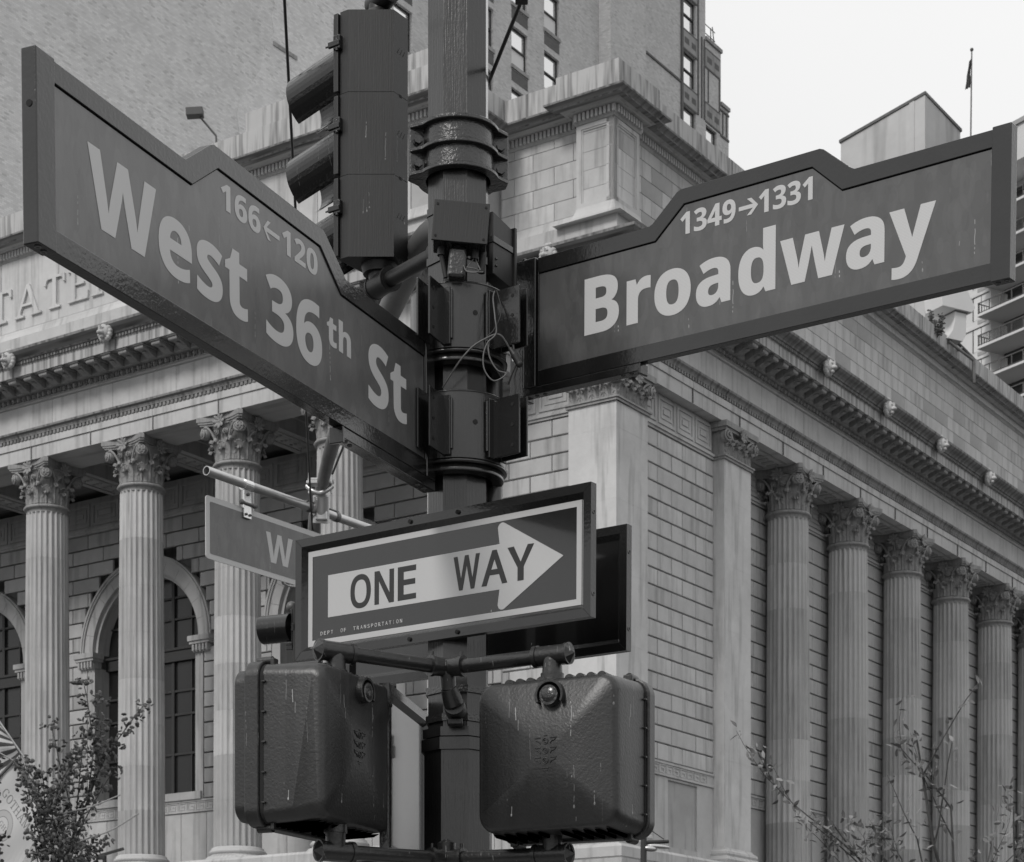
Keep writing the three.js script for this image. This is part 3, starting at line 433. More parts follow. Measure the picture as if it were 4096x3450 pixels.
// square capitals of the piers
function pierCapital(x0, x1, frame, z0) {
  const g = [], n = Math.round((x1 - x0) / 0.33), w = (x1 - x0);
  g.push(bx(x0 - 0.05, x1 + 0.05, 16.80, 16.86, -0.5, 0.05), bx(x0 - 0.08, x1 + 0.08, 16.86, 16.90, -0.5, 0.08), bx(x0, x1, 16.9, 17.5, -0.5, -0.01));
  for (let i = 0; i < n; i++) { const l = acanthus(0.12, 0.24, 0.1, 0.07, 17); l.translate(x0 + (i + 0.5) * w / n, 16.91, -0.02); g.push(l); if (i < n - 1) { const u = acanthus(0.10, 0.36, 0.1, 0.07, 19); u.translate(x0 + (i + 1) * w / n, 16.91, -0.03); g.push(u); } }
  for (const s of [0, 1]) { const v = mg(volute(0.15, s ? 1 : -1)); v.rotateY(s ? 0.2 : -0.2); v.translate(s ? x1 + 0.0 : x0 - 0.0, 17.35, 0.1); g.push(v); g.push(tube([V(s ? x1 - 0.4 : x0 + 0.4, 17.1, 0.03), V(s ? x1 - 0.3 : x0 + 0.3, 17.38, 0.07), V(s ? x1 - 0.12 : x0 + 0.12, 17.5, 0.1)], 0.03, 8, 5)); }
  const fl = mg(flower(0.19)); fl.translate((x0 + x1) / 2, 17.5, 0.1); g.push(fl); for (const s of [-1, 1]) { const v = mg(volute(0.08, -s)); v.translate((x0 + x1) / 2 + s * 0.17, 17.3, 0.05); g.push(v); }
  g.push(bx(x0 - 0.1, x1 + 0.1, 17.5, 17.57, -0.5, 0.1), bx(x0 - 0.15, x1 + 0.15, 17.57, 17.71, -0.5, 0.15));
  mesh('pier_capital', g, M.carved, bank, { rot: frame, pos: z0 });
}
pierCapital(0.02, 1.42, FR, [0, 0, 0]); pierCapital(-1.28, -0.02, FL, [0, 0, 0]); pierCapital(5.2, 6.64, FR, [0, 0, 0]); 
mesh('pilaster_return', [bx(5.2, 6.64, 16.8, 17.7, -1.2, -0.4)], M.stone, bank);
// soffits: portico ceiling with beams and coffers, side street soffit
{
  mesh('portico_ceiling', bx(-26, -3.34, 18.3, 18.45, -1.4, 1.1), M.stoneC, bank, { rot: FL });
  for (const s of [3.0, 6.76, 10.0, 13.29, 16.76, 20.25, 23.8]) { const g = [bx(-s - 0.5, -s + 0.5, 17.74, 18.3, -1.36, 1.0), bx(-s - 0.56, -s + 0.56, 18.12, 18.3, -1.36, 1.0)]; mesh('ceiling_beam', g, M.stoneB, bank, { rot: FL });
    const r = []; for (let i = 0; i < 5; i++) for (const dx of [-0.13, 0, 0.13]) { const e = new THREE.IcosahedronGeometry(0.05, 0); r.push(mv(e, -s + dx, 17.735, -1.0 + i * 0.36)); } mesh('beam_ornament', [r, bx(-s - 0.3, -s - 0.26, 17.715, 17.74, -1.2, 0.9), bx(-s + 0.26, -s + 0.3, 17.715, 17.74, -1.2, 0.9)], M.stoneC, bank, { rot: FL, kind: 'stuff' }); }
  for (let i = 0; i < 6; i++) { const a = [3.0, 6.76, 10.0, 13.29, 16.76, 20.25][i], b = [6.76, 10.0, 13.29, 16.76, 20.25, 23.8][i], c = -(a + b) / 2, g = []; for (const z of [-0.85, 0.1]) for (const [w, y] of [[0.62, 18.2], [0.42, 18.25]]) g.push(bx(c - w - 0.06, c - w, y, 18.3, z - 0.4, z + 0.4), bx(c + w, c + w + 0.06, y, 18.3, z - 0.4, z + 0.4), bx(c - w, c + w, y, 18.3, z - 0.4, z - 0.34), bx(c - w, c + w, y, 18.3, z + 0.34, z + 0.4)); mesh('ceiling_coffer', g, M.stoneB, bank, { rot: FL }); }
  const g = []; for (let s = 8; s < 40; s += 3.9) g.push(bx(s - 1.2, s + 1.2, 17.70, 17.725, -0.95, -0.9), bx(s - 1.2, s + 1.2, 17.70, 17.725, -0.3, -0.25), ...Array.from({ length: 8 }, (_, i) => bx(s - 1.1 + i * 0.3, s - 0.95 + i * 0.3, 17.69, 17.725, -0.75, -0.45))); mesh('soffit_panel', g, M.stoneC, bank, { kind: 'stuff' });
}

// ---------------------------------------------------------------- buildings behind
// a wall face built round its openings, each opening with its reveal
function wallFace(x0, x1, y0, y1, holes, z, depth) {
  const xs = [...new Set([x0, x1, ...holes.flatMap((h) => [h[0], h[1]])])].sort((a, b) => a - b), ys = [...new Set([y0, y1, ...holes.flatMap((h) => [h[2], h[3]])])].sort((a, b) => a - b), g = [];
  const inside = (x, y) => holes.some((h) => x > h[0] && x < h[1] && y > h[2] && y < h[3]);
  for (let i = 0; i < xs.length - 1; i++) { let run = null; for (let j = 0; j < ys.length; j++) { const solid = j < ys.length - 1 && !inside((xs[i] + xs[i + 1]) / 2, (ys[j] + ys[j + 1]) / 2); if (solid && run === null) run = ys[j]; if (!solid && run !== null) { const w = new THREE.PlaneGeometry(xs[i + 1] - xs[i], ys[j] - run); g.push(mv(w, (xs[i] + xs[i + 1]) / 2, (ys[j] + run) / 2, z)); run = null; } } }
  for (const [a, b, c, d] of holes) { const w = new THREE.PlaneGeometry(depth, d - c); w.rotateY(Math.PI / 2); g.push(mv(w.clone(), a, (c + d) / 2, z - depth / 2), mv(w, b, (c + d) / 2, z - depth / 2)); const h = new THREE.PlaneGeometry(b - a, depth); h.rotateX(Math.PI / 2); g.push(mv(h.clone(), (a + b) / 2, c, z - depth / 2), mv(h, (a + b) / 2, d, z - depth / 2)); }
  return g;
}
function sashWindow(parent, a, b, c, d, z, blind = 1, dark = false) {
  const t = 0.055, m = c + (d - c) * 0.5;
  const w = mesh('window', [bx(a, a + t, c, d, z - 0.08, z), bx(b - t, b, c, d, z - 0.08, z), bx(a + t, b - t, c, c + t, z - 0.08, z), bx(a + t, b - t, d - t, d, z - 0.08, z), bx(a + t, b - t, m - 0.04, m + 0.04, z - 0.08, z + 0.01)], M.sashDark, parent);
  mesh('pane', [bx(a + t, b - t, m + 0.04, d - t, z - 0.05, z - 0.04)], dark ? M.glassDark : M.paneSky, w); mesh('pane', [bx(a + t, b - t, c + t, m - 0.04, z - 0.07, z - 0.06)], dark ? M.glassDark : (blind > 0.5 ? M.paneSky : M.blind), w);
  return w;
}
const E30 = [2.3604 - 0.82929 * 30, 0, -45 - 0.55881 * 30];
{
  const slab = thing('brick_slab_building', 'tall plain brick wall with only one column of windows, behind the bank on the left', 'building', E30, TR);
  const wins = []; for (let k = 0; k < 5; k++) wins.push([23.02, 24.3, 43.45 - 3.23 * (k - 2), 44.8 - 3.23 * (k - 2)]);
  mesh('wall', wallFace(-2, 29.5, 0, 70, wins, 0, 0.18), M.brick, slab); mesh('body', bx(-2, 29.5, 0, 69.9, -18, -0.19), M.brickB, slab);
  for (const [a, b, c, d] of wins) { sashWindow(slab, a, b, c, d, -0.08, 1); mesh('window_sill', bx(a - 0.1, b + 0.1, c - 0.16, c, -0.1, 0.06), M.terra, slab); }
  mesh('rendered_patch', (() => { const p = [], r = rng(4); const s = []; for (let y = 30; y <= 62; y += 0.6) s.push([21.6 + 1.1 * Math.sin(y * 0.6) + 0.5 * r(), y]); return ext(poly([...s, [29.4, 62], [29.4, 30]]), 0.012, 0.002); })(), std({ color: G3(0.72), map: brickMap }), slab);
  const tow = thing('brick_tower', 'stepped brick tower with patterned terracotta spandrels rising behind the bank', 'building', E30, TR);
  const T = M.brickB, holes = [], cols = [[31.0, 32.35], [34.4, 35.75], [37.4, 38.76], [40.28, 41.68], [43.15, 44.52]];
  for (const [i, [a, b]] of cols.entries()) for (let k = -3; k < 4; k++) holes.push([a, b, 49.85 - 2.98 * k, 51.75 - 2.98 * k]);
  mesh('wall', wallFace(29.5, 48.3, 20, 75, holes, 0, 0.25), T, tow);
  holes.forEach(([a, b, c, d], i) => sashWindow(tow, a, b, c, d, -0.14, (i * 7) % 3, i === 29));
  for (const [a, b] of cols) for (let k = -3; k < 4; k++) { const y = 49.85 - 2.98 * k; mesh('spandrel', [bx(a, b, y - 0.78, y - 0.22, -0.1, 0.012)], M.brickDark, tow); mesh('window_sill', [bx(a - 0.06, b + 0.06, y - 0.18, y - 0.01, -0.1, 0.07)], M.terra, tow); }
  mesh('body', [bx(29.5, 59.7, 20, 75, -16, -0.27), bx(59.71, 61.55, 20, 59.4, -14, -0.27), bx(61.56, 62.5, 20, 56.45, -12, -0.27)], T, tow);
  mesh('corner_pier', [bx(48.3, 51.9, 20, 75, -0.26, 0.7)], T, tow);
  mesh('recessed_wall', wallFace(51.9, 56.9, 20, 75, [], 0.0, 0.2), T, tow); mesh('string_course', [bx(51.9, 56.9, 55.78, 55.9, -0.02, 0.06), bx(56.86, 57.06, 20, 75, -0.02, 0.09)], M.brickDark, tow);
  // the right bay: windows, dark frame lines and key-pattern spandrels
  const h2 = []; for (let k = -4; k < 4; k++) h2.push([57.22, 58.6, 55.95 - 3.03 * k, 57.78 - 3.03 * k]); const h3 = [[59.78, 61.05, 52.9, 54.65], [59.78, 61.05, 49.9, 51.65], [59.78, 61.05, 46.9, 48.65]];
  mesh('wall', [wallFace(56.9, 59.71, 20, 75, h2, 0, 0.25), wallFace(59.71, 61.55, 20, 59.4, h3, 0, 0.25), wallFace(61.55, 62.5, 20, 56.45, [], 0, 0.2)], T, tow);
  h2.forEach(([a, b, c, d]) => sashWindow(tow, a, b, c, d, -0.14, 1)); h3.forEach(([a, b, c, d]) => sashWindow(tow, a, b, c, d, -0.14, 1));
  for (const [x0, x1, ys] of [[57.1, 58.75, [54.86, 57.89, 60.9, 63.9]], [59.7, 61.45, [54.86, 57.89]]]) for (const y of ys) {
    const w = x1 - x0, sp = mesh('spandrel', [bx(x0, x1, y, y + 0.95, -0.1, 0.03)], M.terra, tow);
    mesh('key_pattern', [bx(x0 + 0.18, x0 + w * 0.42, y + 0.3, y + 0.62, 0.03, 0.036), bx(x0 + w * 0.6, x1 - 0.18, y + 0.3, y + 0.62, 0.03, 0.036), bx(x0, x1, y - 0.1, y - 0.002, 0, 0.035), bx(x0, x1, y + 0.952, y + 1.04, 0, 0.035)], M.brickDark, sp);
  }
  mesh('frame_strip', [bx(58.78, 58.9, 54.8, 75, 0, 0.05), bx(59.2, 59.32, 54.8, 59.3, 0, 0.05), bx(59.5, 59.6, 54.8, 59.3, 0, 0.05), bx(59.98, 60.06, 55.95, 57.78, 0, 0.05), bx(61.3, 61.4, 55.95, 57.78, 0, 0.05), bx(61.46, 62.5, 54.66, 54.78, 0, 0.05), bx(61.7, 61.8, 54.85, 56.2, 0, 0.05), bx(62.15, 62.25, 54.85, 56.2, 0, 0.05), bx(61.46, 62.5, 56.1, 56.2, 0, 0.05)], M.brickDark, tow);
  mesh('coping', [bx(59.7, 61.6, 59.35, 59.55, -1, 0.1), bx(61.5, 62.55, 56.4, 56.6, -1, 0.1)], M.terra, tow);
  mesh('roof_railing', [cyl(V(59.9, 59.5, -0.3), V(59.9, 60.6, -0.3), 0.03), cyl(V(60.9, 59.5, -0.3), V(60.9, 60.6, -0.3), 0.03), cyl(V(61.4, 59.5, -0.3), V(61.1, 60.75, -0.3), 0.03), cyl(V(59.8, 60.55, -0.3), V(61.4, 60.55, -0.3), 0.025), cyl(V(59.8, 60.05, -0.3), V(61.4, 60.05, -0.3), 0.025)], M.galv, tow);
  // far right
  const con = thing('concrete_building', 'plain pale concrete block rising behind the Broadway sign', 'building', [31.17, 0, -150]);
  const cs = poly([[0, 0], [-0.544 * 9.31, 0.839 * 9.31], [-0.544 * 9.31 + 4, 0.839 * 9.31 + 7], [0.558 * 7.17, 0.83 * 7.17]]), cg = new THREE.ExtrudeGeometry(cs, { depth: 75.3, bevelEnabled: false }); cg.rotateX(-Math.PI / 2); mesh('wall', cg, M.concrete, con);
  { const g2 = new THREE.ExtrudeGeometry(poly([[0, -0.12], [-0.544 * 9.4 - 0.1, 0.839 * 9.31], [-1, 14], [0.558 * 7.25 + 0.1, 0.83 * 7.17]]), { depth: 0.22, bevelEnabled: false }); g2.rotateX(-Math.PI / 2); mesh('coping', mv(g2, 0, 75.31, 0), M.galv, con); }
  mesh('wall_pilaster', [bx(-0.5, 0.0, 0, 75.28, -0.1, 0.06)], M.concrete, con, { rot: [0, -0.995, 0], pos: [-0.6, 0, -0.92] });
  const ap = thing('apartment_building', 'pale apartment block with stacked concrete balconies and curtained windows at the far right', 'building', [43.2, 0, -180], -1.0146);
  mesh('wall', [bx(-3.9, 0.2, 0, 85, -14, 0), bx(0.2, 26, 0, 85, -14, -1.8)], M.white, ap);
  mesh('roof_coping', [bx(-4.1, 26, 85, 85.4, -14, 1.6)], M.greySlab, ap); mesh('top_band', [bx(0.2, 26, 81.9, 85, -1.8, 1.4)], M.white, ap);
  for (let k = 0; k < 9; k++) {
    const y = 69.8 + 2.9 * (k - 4);
    if (y < 80.5) {
      mesh('balcony', [bx(0, 26, y - 0.22, y, -1.8, 1.5)], M.white, ap); mesh('balcony_underside', bx(0.06, 26, y - 0.26, y - 0.221, -1.8, 1.44), M.greySlab, ap);
      const rl = [bx(0.02, 26, y + 0.95, y + 1.03, 1.38, 1.46), bx(0.02, 26, y + 0.1, y + 0.14, 1.38, 1.46), bx(0.0, 0.06, y + 0.95, y + 1.03, -1.7, 1.4)]; for (let x = 0.05; x < 14; x += 1.35) rl.push(bx(x, x + 0.07, y, y + 0.95, 1.38, 1.46));
      if (k % 3 === 0) for (let x = 0.2; x < 8; x += 0.17) rl.push(bx(x, x + 0.03, y + 0.14, y + 0.95, 1.4, 1.44)); for (let z = -1.5; z < 1.4; z += 0.3) rl.push(bx(0.0, 0.04, y, y + 0.95, z, z + 0.04));
      mesh('railing', rl, M.sash, ap, { kind: 'stuff' });
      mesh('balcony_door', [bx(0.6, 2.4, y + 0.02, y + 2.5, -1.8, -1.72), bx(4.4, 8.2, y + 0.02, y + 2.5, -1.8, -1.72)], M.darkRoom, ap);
      mesh('curtain', [bx(2.5, 4.3, y + 0.05, y + 2.35, -1.8, -1.74), bx(8.3, 11, y + 0.05, y + 2.35, -1.8, -1.74)], M.blind, ap);
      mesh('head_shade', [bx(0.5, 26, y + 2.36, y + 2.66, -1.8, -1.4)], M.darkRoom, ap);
    }
    const wn = mesh('window', [bx(-2.0, -1.9, y + 0.3, y + 2.35, -0.02, 0.07), bx(-2.0, -0.0, y + 2.35, y + 2.48, -0.02, 0.07), bx(-0.95, -0.9, y + 0.3, y + 2.35, -0.02, 0.05)], M.sash, ap); mesh('pane', bx(-1.9, 0, y + 0.3, y + 2.35, -0.01, 0.02), M.blind, wn);
    mesh('air_grille', bx(-1.4, -0.3, y - 0.15, y + 0.18, -0.01, 0.05), M.greySlab, ap); mesh('string_course', bx(-3.9, 0.2, y - 0.5, y - 0.25, -0.01, 0.12), M.white, ap);
  }
  // roof clutter
  const duct = thing('roof_duct', 'white sheet metal ventilation duct with hooded elbow on the bank roof', 'duct', [13.7, 24.3, -62], 0.5);
  mesh('stack', (() => { const p = poly([[-0.42, 0], [0.2, 0], [0.34, 0.25], [0.36, 0.9], [-0.1, 0.9], [-0.12, 0.6], [-0.2, 0.3]]); return ext(p, 0.6, -0.3, 0.01, 1); })(), M.white, duct);
  mesh('hood', [ext(poly([[-0.7, 0.92], [0.5, 0.92], [0.62, 1.1], [0.3, 1.62], [-0.5, 1.62], [-0.75, 1.3]]), 0.8, -0.4, 0.012, 1)], M.white, duct); mesh('seam', [bx(-0.12, 0.38, 0.88, 0.93, -0.32, 0.32)], M.galv, duct);
  const rf = thing('roof_frame', 'grey steel pipe frame sloping down beside the white duct', 'frame', [13.5, 24.0, -62.2], 0);
  mesh('rail', [cyl(V(0.3, 0.55, 0), V(1.0, -0.05, -0.2), 0.05), cyl(V(0.05, 0.2, 0.6), V(0.85, -0.3, 0.4), 0.045), cyl(V(1.0, -0.05, -0.2), V(1.0, -0.8, -0.2), 0.05), cyl(V(0.3, 0.55, 0), V(0.3, -0.4, 0), 0.05), cyl(V(0.3, 0.55, 0), V(0.05, 0.2, 0.6), 0.045), cyl(V(0.6, 0.28, -0.1), V(0.35, -0.02, 0.5), 0.04)], M.galv, rf);
  const sh = thing('roof_shrub', 'small dark shrub growing at the parapet beside the white duct', 'shrub', [13.0, 24.0, -61]);
  { const r = rng(66), st = [], lf = []; for (let i = 0; i < 16; i++) { const a = r() * 6.28, h = 0.4 + 0.5 * r(), e = V(Math.cos(a) * 0.25, h, Math.sin(a) * 0.2); st.push(cyl(V(0, 0, 0), e, 0.015, 0.006, 4)); for (let k = 0; k < 14; k++) { const q = new THREE.IcosahedronGeometry(0.05, 0); q.scale(1, 0.4, 0.7); lf.push(mv(rot(q, r() * 3, r() * 3, 0), e.x * (0.4 + 0.7 * r()) + 0.06 * (r() - 0.5), h * (0.35 + 0.7 * r()), e.z + 0.1 * (r() - 0.5))); } } mesh('stem', st, M.bark, sh, { kind: 'stuff' }); mesh('leaves', lf, M.leafD, sh, { kind: 'stuff' }); }
  const fl = thing('floodlight', 'small box floodlight on a thin bent arm above the bank parapet', 'floodlight', [-7.42, 24.6, -49.3], 0);
  mesh('arm', [cyl(V(0.1, -0.3, 0), V(0.08, 0.2, 0), 0.025), cyl(V(0.08, 0.2, 0), V(-0.3, 0.62, 0.1), 0.025)], M.sash, fl); mesh('lamp_head', rot(rb(0.42, 0.2, 0.26, 0.02, 0, 0, 0), 0, 0, 0.06), M.sash, fl).position.set(-0.43, 0.72, 0.1);
  const fp = tagged('flagpole', 'thin white rooftop flagpole with a ball finial against the sky', 'flagpole', [cyl(V(32.2, 58, -140), V(32.38, 73.4, -140), 0.07, 0.05, 8), ball(32.38, 73.55, -140, 0.13, 8)], M.galv);
  const fg = []; { const pos = []; for (let i = 0; i < 6; i++) for (let j = 0; j < 10; j++) { const P = (a, b) => [32.33 - a / 6 * (0.14 + 0.24 * b / 10) - 0.05 * b / 10, 72.9 - b * 0.2 - a * 0.03, -140 + 0.12 * Math.sin(a * 2.1 + b)]; pos.push(...P(i, j), ...P(i + 1, j), ...P(i + 1, j + 1), ...P(i, j), ...P(i + 1, j + 1), ...P(i, j + 1)); } const g = new THREE.BufferGeometry(); g.setAttribute('position', new THREE.BufferAttribute(new Float32Array(pos), 3)); g.computeVertexNormals(); fg.push(g); }
  tagged('rooftop_flag', 'limp furled flag hanging on the rooftop flagpole', 'flag', fg, M.sash);
}

// ---------------------------------------------------------------- the signal pole
const PX = -0.1798, PZ = -6.65, RAD = Math.PI / 180;
const flat = (g) => { if (g.index) g = g.toNonIndexed(); g.computeVertexNormals(); return g; };
const oct = (r, y0, y1, r1 = r) => { const g = new THREE.CylinderGeometry(r1, r, y1 - y0, 8, 1, false, 18 * RAD, Math.PI * 2); return mv(flat(g), 0, (y0 + y1) / 2, 0); };
const pole = thing('signal_pole', 'black octagonal steel signal pole carrying the street signs and walk signals', 'signal pole', [PX, 0, PZ]);
mesh('shaft', [oct(0.1046, 0.14, 8.6)], M.pole, pole);
mesh('lower_casing', [oct(0.118, 0.14, 2.70), oct(0.128, 2.66, 2.70), oct(0.123, 2.705, 2.735)], M.pole, pole);
mesh('base', [oct(0.22, 0.14, 0.55, 0.17), oct(0.2, 0.55, 1.0, 0.125)], M.cast, pole);
{ // band clamps round the shaft
  for (const [y, r] of [[2.862, 0.113], [2.768, 0.113], [4.29, 0.110], [4.455, 0.1085]]) mesh('band', [oct(r, y - 0.012, y + 0.012)], y > 3 ? M.pole : M.cast, pole);
  // heavy two-part clamp with three ribs and four bolts
  const cl = new THREE.Group(); cl.name = 'clamp'; cl.position.set(0, 4.657, 0); cl.rotation.y = 0.19; pole.add(cl);
  const halfRib = (s) => { const o = [[-0.166, 0], [-0.166, 0.022 * s], ...arcPts(0, 0, 0.138, 158 * RAD, 22 * RAD, 26).map(([x, y]) => [x, y * s]), [0.166, 0.022 * s], [0.166, 0], ...arcPts(0, 0, 0.107, 0, 180 * RAD, 24).map(([x, y]) => [x, y * s])]; return poly(o); };
  for (const s of [1, -1]) {
    const g = []; for (const y of [-0.085, -0.006, 0.073]) { const r = ext(halfRib(s), 0.013, 0, 0.002, 1); r.rotateX(Math.PI / 2); g.push(mv(r, 0, y + 0.013, 0)); }
    const b = new THREE.CylinderGeometry(0.120, 0.120, 0.158, 40, 1, true, s > 0 ? -Math.PI / 2 : Math.PI / 2, Math.PI); g.push(b);
    for (const e of [-1, 1]) g.push(rb(0.062, 0.166, 0.016, 0.004, e * 0.136, 0, s * 0.0105));
    mesh('clamp_half', g, M.cast, cl);
  }
  for (const x of [-0.139, 0.139]) for (const y of [-0.044, 0.034]) { const b = new THREE.CylinderGeometry(0.0145, 0.0155, 0.014, 6); b.rotateX(Math.PI / 2); b.rotateZ(0.2); const w = new THREE.CylinderGeometry(0.018, 0.018, 0.004, 18); w.rotateX(Math.PI / 2); mesh('bolt', [mv(b, x, y, 0.028), mv(w, x, y, 0.0205), cyl(V(x, y, -0.04), V(x, y, -0.018), 0.013, 0.013, 6)], M.cast, cl); }
  // sign sleeves
  const dW = [-0.386, 0.922], dBw = [0.79, 0.613];
  for (const [y0, y1] of [[3.962, 4.180], [3.602, 3.826]]) {
    const s = new THREE.Group(); s.name = 'sign_sleeve'; pole.add(s);
    mesh('sleeve_shell', [lathe([[0.150, y0 + 0.004], [0.160, y0 + 0.004], [0.160, y1 - 0.006], [0.1635, y1 - 0.004], [0.1635, y1], [0.152, y1], [0.150, y1 - 0.002], [0.150, y0 + 0.004]], 64)], M.pole, s);
    mesh('retainer_ring', [lathe([[0.108, y0 - 0.012], [0.158, y0 - 0.012], [0.164, y0 - 0.008], [0.165, y0 - 0.002], [0.15, y0 + 0.004], [0.11, y0 + 0.004]], 64), lathe([[0.112, y0 - 0.036], [0.150, y0 - 0.036], [0.153, y0 - 0.032], [0.153, y0 - 0.014], [0.112, y0 - 0.013]], 48)], M.pole, s);
    const holes = []; for (const [dx, dz] of [dW, dBw]) {
      const nx = -dz, nz = dx, a = Math.atan2(dx, dz); const g = [];
      for (const k of [-0.021, 0.021]) { const p = rb(0.007, y1 - y0 - 0.03, 0.12, 0.002, 0, 0, 0); p.rotateY(a); g.push(mv(p, dx * 0.216 + nx * k, (y0 + y1) / 2 - 0.006, dz * 0.216 + nz * k)); const f = rb(0.03, y1 - y0 - 0.03, 0.008, 0.002, 0, 0, 0); f.rotateY(a); g.push(mv(f, dx * 0.166 + nx * k * 1.5, (y0 + y1) / 2 - 0.006, dz * 0.166 + nz * k * 1.5)); const wl = cyl(V(dx * 0.160 + nx * k * 2.25, y0 + 0.03, dz * 0.160 + nz * k * 2.25), V(dx * 0.160 + nx * k * 2.25, y1 - 0.03, dz * 0.160 + nz * k * 2.25), 0.005, 0.005, 8); g.push(wl); }
      mesh('bracket', g, M.frame, s);
      for (const yy of [y0 + 0.04, (y0 + y1) / 2 - 0.006, y1 - 0.052]) for (const k of [-0.0252, 0.0252]) { const h = new THREE.CylinderGeometry(0.0058, 0.0058, 0.0016, 14); h.rotateX(Math.PI / 2); h.rotateY(a + Math.PI / 2); holes.push(mv(h, dx * 0.248 + nx * k, yy, dz * 0.248 + nz * k)); }
    }
    { const h = new THREE.CylinderGeometry(0.0085, 0.0085, 0.002, 18); h.rotateX(Math.PI / 2); const a = 22 * RAD; h.rotateY(a); holes.push(mv(h, Math.sin(a) * 0.1604, (y0 + y1) / 2 + 0.01, Math.cos(a) * 0.1604)); }
    mesh('bolt_hole', holes, M.seal, s);
  }
  mesh('conduit', [cyl(V(0.118, 3.5, -0.05), V(0.118, 3.96, -0.05), 0.03), cyl(V(0.10, 3.40, -0.06), V(0.10, 3.6, -0.06), 0.022)], M.pole, pole);
}
// boxes on the pole
{
  const jb = thing('junction_box', 'tilted black junction box with a screwed cover plate on the pole under the clamp', 'junction box', [-0.166, 4.345, -6.43]); jb.rotation.set(-0.02, 0.03, -0.079);
  mesh('housing', rb(0.172, 0.128, 0.098, 0.004, 0, -0.001, -0.05), M.frame, jb); mesh('cover', rb(0.181, 0.133, 0.008, 0.002, 0, 0, 0.004), M.signal, jb);
  for (const x of [-0.078, 0.078]) for (const y of [-0.052, 0.052]) { const h = new THREE.CylinderGeometry(0.004, 0.004, 0.003, 10); h.rotateX(Math.PI / 2); mesh('screw', mv(h, x, y, 0.0085), M.seal, jb); }
  mesh('cable_gland', [cyl(V(-0.055, -0.062, -0.05), V(-0.055, -0.092, -0.05), 0.015, 0.015, 8), cyl(V(-0.055, -0.09, -0.05), V(-0.035, -0.16, -0.055), 0.009, 0.009, 8), cyl(V(0.052, -0.062, -0.05), V(0.052, -0.095, -0.05), 0.015, 0.015, 6), cyl(V(0.078, -0.06, -0.065), V(0.078, -0.13, -0.065), 0.012, 0.012, 8)], M.tape, jb);
  mesh('conduit_body', [rb(0.058, 0.1, 0.05, 0.012, -0.002, -0.118, -0.045), cyl(V(-0.002, -0.06, -0.05), V(-0.002, -0.08, -0.05), 0.022, 0.022, 10)], M.cast, jb);
  mesh('loose_wire', [tube([V(0.05, -0.095, -0.045), V(0.035, -0.125, -0.03), V(0.03, -0.145, -0.02), V(0.055, -0.152, -0.01), V(0.085, -0.148, -0.015)], 0.0022, 30, 5), tube([V(0.056, -0.095, -0.045), V(0.066, -0.12, -0.03), V(0.074, -0.14, -0.02), V(0.05, -0.138, -0.015), V(0.03, -0.134, -0.02)], 0.0022, 30, 5), tube([V(0.02, -0.13, -0.02), V(0.032, -0.152, -0.01), V(0.06, -0.155, -0.008), V(0.07, -0.146, -0.012)], 0.0022, 30, 5)], M.wire, jb);
  const cb = thing('control_box', 'narrow black control box with a raised band on the right of the pole', 'control box', [-0.028, 4.352, -6.662], TR);
  mesh('housing', [ext(poly([[-0.062, 0.108], [0.058, 0.085], [0.058, -0.115], [-0.062, -0.098]]), 0.05, -0.05, 0.002, 1)], M.signal, cb); mesh('lip', [rb(0.012, 0.215, 0.062, 0.002, 0.062, -0.014, -0.022)], M.signal, cb); mesh('band', [rb(0.126, 0.022, 0.056, 0.002, -0.002, 0.016, -0.024)], M.frame, cb);
  for (const y of [-0.045, -0.068]) mesh('rivet', ball(-0.045, y, 0.001, 0.0045, 8), M.frame, cb);
}
